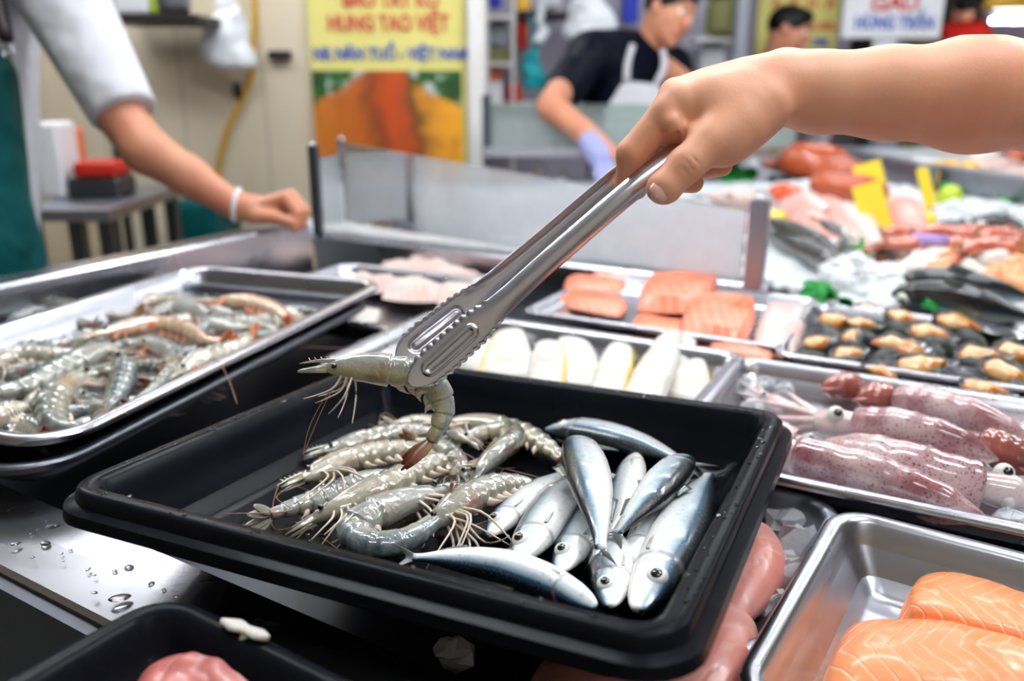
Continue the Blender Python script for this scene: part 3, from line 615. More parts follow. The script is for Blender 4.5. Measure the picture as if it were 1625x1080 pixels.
def fish(pts, a, b, label, group, s=1, roll=0, mat='sardine', up=(0, 0, 1), name='sardine', cat='fish', eyes=True, fins=True, tail=True, belly=1.0, n=20, tl=1.0, fa=None, eye_mat='eye_black', es=1.0):
    N = 52; path = spline(pts, N); up = nrm(up); T = nrm(np.gradient(path, axis=0)); B0 = nrm(np.cross(np.tile(up, (N, 1)), T)) * s
    U0 = nrm(np.cross(T, B0)); U0 *= np.sign((U0 @ up).mean() or 1); ro = RAD(roll); D = nrm(B0 * cos(ro) + U0 * sin(ro)); L = nrm(U0 * cos(ro) - B0 * sin(ro))
    u = np.linspace(0, 1, N) ** 1.15; idx = u * (N - 1); path = np.stack([np.interp(idx, np.arange(N), path[:, k]) for k in range(3)], 1)
    D = nrm(np.stack([np.interp(idx, np.arange(N), D[:, k]) for k in range(3)], 1)); L = nrm(np.stack([np.interp(idx, np.arange(N), L[:, k]) for k in range(3)], 1)); T = nrm(np.gradient(path, axis=0))
    A = np.interp(u, FU, fa or FA) * a; Bb = np.interp(u, FU, FBt) * b
    gl = 1 + .05 * smoothstep((u - .15) / .05) * (1 - smoothstep((u - .205) / .012))
    e = empty(name, path[N // 3], label, cat, group)
    # loft with true u as UV
    mb = MB(); mb.loft(path, D, L, A * .96, Bb * gl, n, True, 0, A * 1.04 * belly, p=.92)
    k = 0; uv = np.array(mb.uv); uv[:, 0] = np.interp(uv[:, 0], np.arange(N) / (N - 1), u); mb.uv = [tuple(x) for x in uv]
    mb.build('body', mat, e)
    i = int(np.argmin(abs(u - .115))); 
    if eyes:
        for q in (1, -1):
            c = path[i] + D[i] * A[i] * .22 + L[i] * Bb[i] * .93 * q; R = a * .36 * es; Le = nrm(L[i] * q - T[i] * .42) * q; Te = nrm(T[i] - Le * (T[i] @ Le)); ax = (Te, np.cross(Le, Te), Le); c = c - L[i] * Bb[i] * .10 * q
            w = MB().ball(c, (R, R, R * .62), 16, 8, ax).build('eye', 'eye_white', e)
            b2 = MB(); b2.ball(c + Le * R * .48 * q, (R * .54, R * .54, R * .24), 12, 6, ax).build('pupil', eye_mat, w)
    # mouth line
    mq = [path[0] + L[0] * Bb[0] * .7 * q_ + T[0] * a * t_ - D[0] * A[0] * (.1 + t_ * .9) for q_, t_ in ((1, 0), (1.2, .14), (1.7, .28))]
    if eyes: MB().tube(mq, a * .022, 5).build('mouth', 'fish_mouth', e)
    def blade(name, root, ends, thick, W, mt='fin'):
        r0 = np.asarray(root); r1 = np.asarray(ends); n_ = len(r0); vs = list(r0 + W * thick) + list(r1 + W * thick * .3) + list(r0 - W * thick) + list(r1 - W * thick * .3); fs = []; uv = []
        for j in range(n_ - 1):
            fs += [(j, j + 1, n_ + j + 1, n_ + j), (2 * n_ + j, 3 * n_ + j, 3 * n_ + j + 1, 2 * n_ + j + 1), (n_ + j, n_ + j + 1, 3 * n_ + j + 1, 3 * n_ + j)]
            t0, t1 = j / (n_ - 1), (j + 1) / (n_ - 1); uv += [[(0, t0), (0, t1), (1, t1), (1, t0)], [(0, t0), (1, t0), (1, t1), (0, t1)], [(1, t0), (1, t1), (1, t1), (1, t0)]]
        fs += [(0, n_, 3 * n_, 2 * n_), (n_ - 1, 3 * n_ - 1, 4 * n_ - 1, 2 * n_ - 1)]; uv += [[(0, 0)] * 4] * 2
        MB().add(vs, fs, uv).build(name, mt, e)
    if tail:
        t = np.linspace(-1, 1, 13); E = path[-1]; Te, De = T[-1], D[-1]
        blade('tail_fin', [E + De * A[-1] * .9 * x - Te * a * .1 for x in t], [E + De * a * .95 * tl * x + Te * a * tl * (.45 + .95 * abs(x) ** 1.3) for x in t], a * .03, L[-1])
    if fins:
        for name_, u0, u1, sd, hh in (('dorsal_fin', .42, .54, 1, .42), ('anal_fin', .72, .84, -1, .2), ('pelvic_fin', .50, .54, -1, .3)):
            ii = [int(x) for x in np.linspace(np.argmin(abs(u - u0)), np.argmin(abs(u - u1)), 6)]
            blade(name_, [path[j] + sd * D[j] * A[j] * .93 for j in ii], [path[j] + sd * D[j] * (A[j] + a * hh * (1 - .8 * k_ / 5)) + T[j] * a * .35 for k_, j in enumerate(ii)], a * .02, L[ii[0]])
        j = int(np.argmin(abs(u - .225)))
        for q in (1,): blade('pectoral_fin', [path[j] - D[j] * A[j] * (.52 + .05 * x) + L[j] * Bb[j] * .90 * q for x in range(4)], [path[j] + T[j] * a * (1.0 - .14 * x) - D[j] * A[j] * (.66 + .02 * x) + L[j] * Bb[j] * .90 * q for x in range(4)], a * .02, L[j], 'fin_clear')
    return e
GF = 'sardines in the black tray'
def ext(p, f): return p
sard = [
 dict(p=[(866, 681), (920, 684), (980, 697), (1030, 712), (1090, 735)], h=[.018, .021, .021, .018, .014], s=-1, roll=-5, a=.0200, b=.0120, mat='sardine', label='dark-backed sardine lying crosswise along the far wall of the tray'),
 dict(p=[(1012, 968), (1052, 900), (1083, 840), (1106, 790), (1126, 752)], h=[.017, .02, .02, .018, .014], s=-1, roll=2, a=.0205, b=.014, mat='sardine', label='largest sardine, head down against the near right corner of the tray'),
 dict(p=[(1000, 900), (1030, 850), (1055, 810), (1085, 765)], h=[.012, .012, .012, .012], s=-1, roll=0, a=.015, b=.009, mat='sardine', label='sardine almost hidden beneath the largest one', eyes=False),
 dict(p=[(1003, 722), (998, 760), (985, 810), (962, 850), (955, 870)], h=.014, s=-1, roll=-40, a=.0165, b=.011, mat='sardine', label='white-bellied sardine wedged behind the middle fish', eyes=False),
 dict(p=[(776, 850), (803, 820), (838, 788), (872, 765), (905, 745)], h=[.012, .014, .014, .012, .01], s=1, roll=-12, a=.0150, b=.0095, mat='sardine', label='sardine nearest the shrimps, its head pointing at the viewer'),
 dict(p=[(816, 894), (846, 852), (873, 810), (895, 778), (915, 752)], h=[.014, .018, .018, .015, .012], s=1, roll=-12, a=.0185, b=.0115, mat='sardine', label='second sardine from the shrimps, with a wide white belly'),
 dict(p=[(886, 908), (910, 866), (935, 825), (952, 795), (965, 765)], h=[.012, .015, .014, .012, .01], s=1, roll=-10, a=.0165, b=.010, mat='sardine', label='third sardine from the shrimps, with a reddish gill'),
 dict(p=[(968, 962), (970, 915), (965, 880), (950, 840), (945, 810)], h=[.012, .014, .012, .010, .01], s=1, roll=-10, a=.0165, b=.0105, mat='sardine', label='short-looking sardine head down at the near wall, between its neighbours'),
 dict(p=[(1094, 724), (1066, 752), (1036, 786), (1008, 815), (980, 846)], h=[.030, .034, .034, .030, .026], s=1, roll=-5, a=.0155, b=.0105, mat='sardine_dark', label='sardine lying on top with its dark back toward the right wall', eyes=False),
 dict(p=[(914, 694), (925, 730), (938, 775), (948, 825), (953, 872)], h=[.034, .042, .044, .038, .030], s=-1, roll=0, a=.0185, b=.012, mat='sardine', label='sardine on top of the pile with a steel blue back edge', eyes=False),
 dict(p=[(945, 962), (895, 937), (840, 913), (780, 896), (715, 887), (655, 884)], h=[.016, .016, .018, .018, .018, .017], s=1, roll=-35, a=.0125, b=.010, mat='sardine', label='slim pale sardine lying by itself along the near wall', eyes=False),
]
for d in sard:
    fish(BP(d['p'], d['h']), d['a'], d['b'], d['label'], GF, s=d['s'], roll=d['roll'], mat=d['mat'], up=_bn, eyes=d.get('eyes', True), tl=.55 if 'steel blue' in d['label'] else .85)

# ------------------------------------------------------------------ the tongs
def tongs():
    e = empty('tongs', Q(860, 440, .6), 'long stainless steel kitchen tongs gripping a shrimp', 'tongs')
    def arm(name, ctr, nrm_bend, widths, near):
        N = 420; ctr = spline(ctr, N); t = np.linspace(0, 1, N)      # t: tip -> hinge
        T = nrm(np.gradient(ctr, axis=0)); W = nrm(np.cross(np.tile(FWD, (N, 1)) + nrm_bend, T)); Nn = nrm(np.cross(W, T)); Nn *= np.sign((Nn @ -FWD).mean())
        w = np.interp(t, [0, .012, .04, .09, .19, .25, .31, .8, 1], widths)
        w = w * np.sqrt(np.clip(1 - (1 - np.clip(t / .045, .01, 1)) ** 2, 0, 1))
        M_ = 29; q = np.linspace(-1, 1, M_); G = np.empty((N, M_, 3))
        curv = np.interp(t, [0, .05, .22, .32, .5, 1], [.02, .08, .14, .55, .62, .62])    # channel depth / half-width
        for i in range(N):
            sc_ = 1 + (.13 * abs(np.sin(t[i] * pi * 50)) * (1 if .045 < t[i] < .26 else 0))
            x = q * w[i] * np.where(abs(q) > .8, sc_, 1)
            z = -curv[i] * w[i] * np.abs(q) ** 2.2
            if t[i] < .25: z = z - .0022 * (np.abs(q) > .86) * (1 if t[i] > .02 else .5)
            # pressed racetrack ridge in the head
            if .04 < t[i] < .20:
                dx = max(0, abs(t[i] - .12) - .062) / .018; rr_ = np.sqrt((q / .48) ** 2 + dx ** 2); z = z + .0016 * smoothstep((1.08 - rr_) / .25) - .0016 * smoothstep((.52 - rr_) / .22)
            G[i] = ctr[i] + W[i] * x[:, None] + Nn[i] * z[:, None] * (1 if near else -1)
        fs = [(i * M_ + j, i * M_ + j + 1, (i + 1) * M_ + j + 1, (i + 1) * M_ + j) for i in range(N - 1) for j in range(M_ - 1)]
        o = MB().add(G.reshape(-1, 3), fs).build(name, 'steel_tongs', e); s = o.modifiers.new('s', 'SOLIDIFY'); s.thickness = .0009; s.offset = 0; return o
    wid = [.0085, .0095, .0110, .0120, .0116, .0088, .0078, .0080, .0078]
    arm('near_arm', [Q(650, 610, .598), Q(700, 568, .600), Q(770, 505, .600), Q(900, 388, .596), Q(1020, 285, .594), Q(1110, 215, .604), Q(1170, 172, .615)], 0, wid, True)
    arm('far_arm', [Q(630, 572, .628), Q(672, 538, .634), Q(735, 488, .645), Q(868, 378, .650), Q(1000, 268, .640), Q(1100, 205, .630), Q(1170, 172, .617)], V(0, 0, 0), wid, False)
    o = MB().box(Q(1172, 170, .616), (.014, .02, .018), (nrm(Q(1172, 170, .616) - Q(1110, 215, .604)), nrm(np.cross(FWD, Q(1172, 170, .616) - Q(1110, 215, .604))), FWD)).build('hinge', 'steel_dark', e, smooth=False); mod_bevel(o, .003)
tongs()

# ------------------------------------------------------------------ the hand that holds them
def hand():
    e = empty('person', Q(1500, 150, .64), 'bare forearm and hand of a person reaching in over the trays, holding steel tongs', 'person')
    q = lambda x, y, z: Q(x, y, z)
    fore = [('c', q(1236, 140, .618), q(1300, 148, .622), .0225, .0235, 0), ('c', q(1236, 136, .640), q(1300, 144, .640), .0205, .0235, .02), ('c', q(1300, 147, .628), q(1410, 148, .635), .0245, .0275, .02),
            ('c', q(1410, 148, .635), q(1540, 150, .645), .0275, .0370, .03), ('c', q(1540, 150, .645), q(1680, 154, .66), .0370, .0415, .03), ('c', q(1680, 154, .66), q(1900, 165, .68), .0415, .043, .014), ('c', q(1900, 165, .68), q(2300, 175, .72), .043, .046, .014)]
    palm = [('c', q(1230, 140, .615), q(1130, 165, .604), .021, .0215, 0), ('c', q(1230, 138, .64), q(1120, 150, .635), .019, .018, .014), ('c', q(1170, 170, .605), q(1085, 166, .598), .0175, .0125, .012),
            ('c', q(1180, 130, .622), q(1072, 150, .614), .0165, .0118, .010), ('c', q(1180, 134, .642), q(1074, 156, .634), .015, .0112, .010), ('c', q(1180, 145, .655), q(1088, 168, .652), .013, .0105, .010),
            ('c', q(1215, 172, .600), q(1148, 215, .592), .0180, .0175, .014), ('e', q(1160, 195, .603), (.026, .02, .022), .012)]
    index = [('c', q(1074, 160, .598), q(1002, 244, .602), .0120, .0107, 0), ('c', q(1002, 244, .602), q(996, 296, .618), .0104, .0092, .003), ('c', q(996, 296, .618), q(1010, 300, .634), .0090, .008, .003)]
    middle = [('c', q(1070, 156, .618), q(1018, 228, .634), .0118, .0105, 0), ('c', q(1018, 228, .634), q(1030, 286, .652), .0103, .0092, .003), ('c', q(1030, 286, .652), q(1060, 288, .648), .009, .008, .003)]
    # the curled ring and little fingers whose tips show behind the thumb
    fold = [('c', q(1082, 172, .598), q(1086, 208, .604), .0100, .0098, 0), ('c', q(1058, 178, .596), q(1062, 212, .606), .0092, .0088, .004)]
    ring = [('c', q(1075, 160, .638), q(1040, 225, .655), .0112, .0098, 0), ('c', q(1040, 225, .655), q(1062, 286, .655), .0096, .0088, .003), ('c', q(1062, 286, .655), q(1100, 290, .636), .0087, .0078, .003)]
    pinky = [('c', q(1090, 170, .655), q(1075, 225, .668), .0100, .0088, 0), ('c', q(1075, 225, .668), q(1105, 270, .655), .0086, .0078, .003), ('c', q(1105, 270, .655), q(1147, 264, .628), .0078, .0072, .003)]
    thumb = [('c', q(1170, 205, .592), q(1128, 226, .584), .0170, .0142, 0), ('c', q(1128, 226, .584), q(1088, 262, .578), .0142, .0122, .004), ('c', q(1088, 262, .578), q(1058, 294, .578), .0124, .0112, .004), ('e', q(1052, 299, .578), (.0115, .0112, .0108), .004)]
    cuts = []
    def crease(a, b, c, r, k): cuts.append(('c', a, b, r, r, -k)); cuts.append(('c', b, c, r, r, -k))
    for dx, dy in ((0, 0), (-8, 8), (9, -8)): crease(q(1066 + dx, 246 + dy, .5662), q(1086 + dx, 252 + dy, .5643), q(1101 + dx, 270 + dy, .5674), .0003, .0016)
    crease(q(1062, 196, .588), q(1072, 208, .588), q(1078, 222, .592), .001, .003)
    crease(q(1218, 190, .592), q(1240, 186, .594), q(1262, 182, .598), .0009, .003)
    palm += [('e', q(1066, 197, .591), (.0085, .0100, .0085), .004), ('e', q(1098, 212, .592), (.0090, .0095, .0080), .004)]
    crease(q(1080, 186, .584), q(1083, 204, .583), q(1086, 222, .586), .0008, .003)
    prims = fore + [('g', palm, .014), ('g', index, .0045), ('g', middle, .0025), ('g', ring, .0025), ('g', pinky, .0025), ('g', fold, .007), ('g', thumb, .008)]
    # knuckle and wrist bumps
    prims += [('e', q(1068, 146, .604), (.0075, .006, .0075), .010), ('e', q(1246, 104, .632), (.007, .004, .008), .014), ('e', q(1150, 232, .590), (.012, .010, .012), .012)] + cuts
    sdf_obj('body', prims, .00105, 'skin', e, clip=lambda G: (G[..., 0] - Q(1960, 150, .68)[0]), smooth_it=3, xmax=Q(1965, 150, .68)[0])
    # thumb nail, lying on the outer face of the thumb tip
    c = q(1050, 301, .5680); t = nrm(q(1050, 301, .578) - q(1088, 262, .578)); Nn = nrm(-FWD * 1.0 - UP * .10 - RGT * .05); Nn = nrm(Nn - t * (Nn @ t)); W = np.cross(t, Nn)
    mb = MB(); n1, n2 = 11, 9; vs = []
    for i in range(n1):
        a = -1 + 2 * i / (n1 - 1)
        for j in range(n2):
            b = -1 + 2 * j / (n2 - 1); ww = .0066 * math.sqrt(max(0, 1 - abs(a) ** 3.4)) + .0006
            x = b * ww; vs.append(c + t * .0074 * a + W * x - Nn * (.0030 * b * b + .0010 * a * a * (1 if a > 0 else .8)) + Nn * .0010)
    fs = [(i * n2 + j, i * n2 + j + 1, (i + 1) * n2 + j + 1, (i + 1) * n2 + j) for i in range(n1 - 1) for j in range(n2 - 1)]
    o = mb.add(vs, fs).build('thumbnail', 'fingernail', e); s = o.modifiers.new('s', 'SOLIDIFY'); s.thickness = .0005
hand()

# ------------------------------------------------------------------ fillets, steaks, squid, mussels, ice
def flesh(name, c, c2, line, freq=11, amt=.8, rough=.28, chev=.25, edge=None, warp=.35, mott=.5):
    m = M(name); u, v = m.uv(); n1 = m.noise(9, detail=4); n2 = m.noise(70, detail=3)
    a = m.math('ABSOLUTE', m.math('SUBTRACT', v, .5)); ph = m.math('ADD', m.math('ADD', m.math('MULTIPLY', u, freq), m.math('MULTIPLY', a, -freq * chev)), m.math('MULTIPLY', n1, warp * 4))
    st = m.ramp(m.math('FRACT', ph), (0., 1.), (.13, 0.), (.85, 0.), (1., 1.))
    base = m.mix(lin(c), lin(c2), m.ramp(n1, (.5 - mott * .3, 0.), (.5 + mott * .3, 1.)))
    base = m.mix(base, lin(line), m.math('MULTIPLY', st, amt)); base = m.mix(base, tuple(x * .8 for x in lin(c2)), m.math('MULTIPLY', n2, .2))
    if edge: base = m.mix(base, lin(edge), m.ramp(m.math('ADD', v, m.math('MULTIPLY', n1, .06)), (.90, 0.), (.95, 1.)))
    m.p(Base_Color=base, Roughness=m.math('ADD', m.math('MULTIPLY', n2, .15), rough), Coat_Weight=.25, Coat_Roughness=.12, Subsurface_Weight=.1, Subsurface_Radius=(.01, .004, .002), Subsurface_Scale=.5)
    m.bump(m.math('SUBTRACT', m.math('MULTIPLY', n2, .6), m.math('MULTIPLY', st, .6)), .45, .0015); MAT[name] = m.m
flesh('salmon', (.98, .60, .36), (.96, .53, .30), (1., .80, .66), 13, .6, chev=.42, warp=.75)
flesh('salmon_deep', (.93, .38, .17), (.95, .60, .48), (.98, .76, .66), 6, .5, chev=.6)
flesh('white_fillet', (.86, .84, .80), (.78, .76, .73), (.90, .89, .87), 8, .5, edge=(.86, .76, .42))
flesh('pink_fillet', (.88, .80, .77), (.80, .66, .63), (.92, .87, .85), 7, .5, edge=(.82, .66, .62))
flesh('pink_fish', (.90, .66, .62), (.84, .50, .45), (.94, .80, .77), 3, .25, warp=1.6, mott=.5)
flesh('red_meat', (.72, .30, .28), (.86, .58, .55), (.92, .74, .72), 4, .5, warp=1.2, mott=.9)
flat('fish_skin', (.55, .50, .52), .25, metal=.4, coat=.6)
def fillet(name, quad, T, mat, label, cat, group=None, dome=.25, wav=.004, nu=36, nv=22, seed=0, e=6, up=(0, 0, 1), skin=False, taper=None):
    """quad: 4 bottom corners (u0v0, u1v0, u1v1, u0v1) in the world; T thickness."""
    c = [np.asarray(x, float) for x in quad]; vs = []; up = nrm(up); g = Vector((seed * 3.1, seed * 1.7, 0))
    for i in range(nu):
        for j in range(nv):
            u, v = i / (nu - 1), j / (nv - 1); a, b = 2 * u - 1, 2 * v - 1
            # rounded-square outline
            k = 1 - .10 * (a * a * b * b); uu, vv = .5 + a * k / 2, .5 + b * k / 2
            if taper: vv = .5 + (vv - .5) * (1 - taper * uu ** 2)
            p = c[0] * (1 - uu) * (1 - vv) + c[1] * uu * (1 - vv) + c[2] * uu * vv + c[3] * (1 - uu) * vv
            h = T * math.sqrt(max(0, 1 - abs(a) ** e)) ** .7 * math.sqrt(max(0, 1 - abs(b) ** e)) ** .7 * (1 - dome * (a * a + b * b) / 2)
            nn = noise.noise(Vector(p) * 28 + g) * wav + noise.noise(Vector(p) * 80 + g) * wav * .25
            edge_ = (1 - abs(a) ** 8) * (1 - abs(b) ** 8)
            vs.append(p + up * (h + nn * edge_))
    fs = [(i * nv + j, (i + 1) * nv + j, (i + 1) * nv + j + 1, i * nv + j + 1) for i in range(nu - 1) for j in range(nv - 1)]
    uv = [[(i / (nu - 1), j / (nv - 1)), ((i + 1) / (nu - 1), j / (nv - 1)), ((i + 1) / (nu - 1), (j + 1) / (nv - 1)), (i / (nu - 1), (j + 1) / (nv - 1))] for i in range(nu - 1) for j in range(nv - 1)]
    # underside
    rim = [i * nv for i in range(nu)] + [(nu - 1) * nv + j for j in range(1, nv)] + [i * nv + nv - 1 for i in range(nu - 2, -1, -1)] + [j for j in range(nv - 2, 0, -1)]
    fs.append(tuple(rim)); uv.append([(.5, .5)] * len(rim))
    mb = MB().add(vs, fs, uv); o = mb.build(name, mat); 
    if (np.cross(c[1] - c[0], c[3] - c[0]) @ up) < 0: o.data.flip_normals()
    localise(o, sum(c) / 4); tag(o, label, cat, group)
    if skin:
        k = nv * 1; sb = MB(); q0, q1 = c[3], c[2]; ed = nrm(q1 - q0); out = nrm(c[3] - c[0]); 
        n_ = 14; top = [q0 + (q1 - q0) * t + up * T * .86 * math.sqrt(max(0, 1 - abs(2 * t - 1) ** 6)) + out * .0005 for t in np.linspace(.03, .97, n_)]; bot = [q0 + (q1 - q0) * t + out * .002 for t in np.linspace(.03, .97, n_)]
        s_ = sb.add(top + bot, [(j, j + 1, n_ + j + 1, n_ + j) for j in range(n_ - 1)]).build('skin', 'fish_skin', None); s_.data.transform(Matrix.Translation(-Vector([float(x) for x in o.location]))); s_.parent = o
        s_.modifiers.new('s', 'SOLIDIFY').thickness = .002; s_['label'] = 'grey skin side'
    return o
def PQ(z, *pts): return [P(x, y, z) for x, y in pts]
z = .908
GN = 'salmon fillets in the corner steel tray'
fillet('salmon_fillet', PQ(z, (1275, 1150), (1800, 1190), (1640, 1045), (1335, 1000)), .034, 'salmon', 'large orange salmon fillet with pale belly, front one of two in the steel tray', 'salmon', GN, dome=.35, seed=1, e=4)
fillet('salmon_fillet', PQ(z, (1412, 1000), (1900, 1130), (1830, 1000), (1450, 925)), .026, 'salmon', 'thick orange salmon fillet with white stripes behind the larger fillet', 'salmon', GN, dome=.15, seed=2, e=9)
z = .945; GSF = 'salmon pieces in the flat steel tray'
fillet('salmon_steak', PQ(z, (872, 482), (985, 505), (1000, 482), (895, 464)), .014, 'salmon_deep', 'bright orange salmon steak at the left front of the flat tray', 'salmon', GSF, seed=3)
fillet('salmon_steak', PQ(z + .012, (890, 458), (985, 468), (998, 450), (905, 442)), .015, 'salmon_deep', 'salmon steak stacked behind the left front steak', 'salmon', GSF, seed=4)
fillet('salmon_steak', PQ(z + .004, (935, 445), (1010, 450), (1015, 432), (950, 426)), .018, 'salmon_deep', 'salmon steak farthest back in the flat tray', 'salmon', GSF, seed=5)
fillet('salmon_steak', PQ(z, (1005, 495), (1115, 498), (1152, 455), (1030, 450)), .032, 'salmon_deep', 'thick salmon chunk with grey skin on one side', 'salmon', GSF, dome=.1, seed=6, e=9)
fillet('salmon_steak', PQ(z - .006, (995, 528), (1085, 545), (1095, 515), (1010, 500)), .010, 'salmon_deep', 'flat orange salmon slice lying between the two thick chunks', 'salmon', GSF, seed=7)
fillet('salmon_steak', PQ(z, (1068, 540), (1180, 556), (1205, 490), (1105, 480)), .030, 'salmon_deep', 'large salmon chunk with a cut orange face at the right of the flat tray', 'salmon', GSF, dome=.1, seed=8, e=9)
fillet('salmon_steak', PQ(z, (1120, 562), (1225, 580), (1228, 556), (1130, 544)), .012, 'salmon_deep', 'thin strip of salmon at the near edge of the flat tray', 'salmon', GSF, seed=9)
fillet('fish_fillet', PQ(z, (1190, 560), (1262, 572), (1290, 495), (1215, 483)), .018, 'pink_fillet', 'pale pink skinless fish fillet next to the salmon chunks', 'fish fillet', None, seed=10)
z = .935; GW = 'white fillets with yellow edges'
W_ = [((735, 596), (800, 606), (795, 560), (740, 552)), ((770, 600), (850, 604), (830, 552), (775, 548)), ((850, 612), (900, 618), (890, 560), (838, 558)), ((890, 618), (950, 620), (940, 560), (885, 556)), ((948, 628), (1000, 630), (1000, 566), (952, 560)), ((1000, 640), (1062, 646), (1072, 556), (1030, 550)), ((1055, 632), (1120, 650), (1125, 596), (1080, 580)), ((1045, 590), (1105, 596), (1102, 565), (1060, 556))]
L_ = ['white fillet at the left of the white fish row, partly behind the tongs', 'white fillet with a yellow left edge beside the tongs', 'smooth white fillet third from the tongs', 'broad white fillet fourth from the tongs', 'white fillet with a bright yellow edge in the middle of its tray', 'tallest white fillet leaning on the others, yellow tip', 'folded white fillet at the right end of its tray', 'small greyish fillet behind the folded one']
for i, (q, lb) in enumerate(zip(W_, L_)):
    Z_ = z - .006 + .006 * (i % 3); cx_, cy_ = sum(p[0] for p in q) / 4, sum(p[1] for p in q) / 4; q = [(cx_ + (p[0] - cx_) * 1.28 + (cy_ - p[1]) * (.35 if i % 3 else -.2), cy_ + (p[1] - cy_) * 1.08) for p in q]; c = PQ(Z_, *q); lean = .012 + .008 * (i % 2); c[2] = c[2] + V(0, 0, lean); c[3] = c[3] + V(0, 0, lean)
    fillet('white_fish_fillet', [c[1], c[2], c[3], c[0]] if i % 2 else [c[0], c[3], c[2], c[1]], .014, 'white_fillet', lb, 'fish fillet', GW, wav=.006, seed=20 + i, dome=.4, taper=.35)
GP = 'pale fillets by the glass posts'
F_ = [((540, 462), (640, 470), (655, 440), (575, 425)), ((600, 475), (700, 486), (705, 450), (625, 440)), ((690, 486), (770, 490), (775, 458), (700, 448)), ((590, 440), (690, 448), (700, 424), (610, 416)), ((680, 450), (760, 462), (765, 432), (690, 422)), ((740, 480), (815, 478), (815, 446), (750, 440)), ((640, 436), (715, 440), (715, 415), (650, 408))]
N_ = ['pale pink fillet at the left of the far tray', 'wide white fillet at the front of the far tray', 'pale fillet nearest the tongs arm in the far tray', 'pinkish fillet with a brown edge at the back of the far tray', 'white fillet with a dark red spot in the far tray', 'fillet half hidden behind the tongs in the far tray', 'topmost small fillet at the back of the far tray']
for i, (q, lb) in enumerate(zip(F_, N_)): fillet('fish_fillet', PQ(.937 + .005 * (i % 3), *q), .013, 'pink_fillet', lb, 'fish fillet', GP, wav=.007, seed=40 + i, dome=.4, taper=.3)
fillet('fish_fillet', PQ(.93, (560, 510), (600, 512), (606, 494), (570, 492)), .010, 'white_fillet', 'small yellowish fish scrap seen past the shrimp tray corner', 'fish fillet', None, seed=49)
# pink fish and meat
_pk = .902
def pinkfish(pts, a, b, label, seed, mat='pink_fish', roll=10, nm='pink_fish', cat='fish'):
    o = fish(pts, a, b, label, 'pink fish under the black tray', s=1, roll=roll, mat=mat, name=nm, cat=cat, eyes=False, fins=False)
pinkfish([P(1170, 830, .93), P(1186, 890, .93), P(1165, 960, .93), P(1140, 1010, .925)], .031, .024, 'pink skinned fish bulging out below the right edge of the black tray', 1)
pinkfish([P(1135, 960, .925), P(1110, 1040, .925), P(1080, 1120, .92), P(1030, 1200, .92)], .042, .026, 'long pink fish lying under the near corner of the black tray', 2)
pinkfish([P(960, 1040, .92), P(920, 1100, .92), P(860, 1170, .92)], .034, .022, 'dark pink fish in the shade beneath the black tray', 3)
fillet('raw_meat', PQ(.955, (170, 1190), (500, 1200), (440, 1075), (240, 1070)), .036, 'red_meat', 'lump of raw red fish meat in the small black tray', 'raw fish', None, dome=.7, e=3, wav=.012, seed=51)

def chunk(c, r, seed, mb, n=2.2):
    bm_ = []; g = random.Random(seed); ns, ms = 9, 6; vs = []; f = []
    for i in range(ms):
        ph = -pi / 2 + pi * (i + .5) / ms
        for j in range(ns):
            th = 2 * pi * (j + .5 * (i % 2)) / ns; d = V(cos(ph) * cos(th), cos(ph) * sin(th), sin(ph)); k = 1 + .42 * noise.noise(Vector(d * 1.6) + Vector((seed, 0, 0))) + g.uniform(-.14, .14); vs.append(np.asarray(c) + d * k * np.asarray(r))
    f = [(i * ns + j, i * ns + (j + 1) % ns, (i + 1) * ns + (j + 1) % ns, (i + 1) * ns + j) for i in range(ms - 1) for j in range(ns)]
    f += [tuple(reversed(range(ns))), tuple((ms - 1) * ns + j for j in range(ns))]
    mb.add(vs, f)
def ice(pt, r, label, seed, group='ice lumps'):
    mb = MB(); chunk(pt, r, seed, mb); o = mb.build('ice_chunk', 'ice_clear', smooth=False); localise(o, pt); return tag(o, label, 'ice', group)
for i, (x, y, r, lb) in enumerate([(1245, 838, .020, 'clear ice lump at the far end beside the pink fish'), (1268, 880, .026, 'big jagged clear ice lump in the middle of the pink fish tray'), (1262, 932, .023, 'ice lump below the big jagged one'), (1240, 975, .020, 'ice lump nearest the viewer beside the pink fish'), (1288, 905, .016, 'small ice lump against the steel tray wall'), (1240, 900, .018, 'ice lump touching the pink fish'), (722, 1035, .014, 'ice lump glinting in the shade below the black tray')]):
    ice(P(x, y, .918), V(r, r * .8, r * .9), lb, 100 + i)
for i, (x, y, r) in enumerate([(1185, 625, .014), (1215, 610, .014), (1200, 650, .016), (1245, 620, .012), (1600, 830, .014), (1625, 815, .012)]):
    ice(P(x, y, .935), V(r, r, r * .9), ['ice lump in the far left corner of the squid tray', 'ice lump by the squid tray far wall', 'ice lump beside the black tray corner in the squid tray', 'small ice lump near the brown squid heads', 'ice lump under the big-eyed squid head', 'ice lump at the near right of the squid tray'][i], 120 + i)

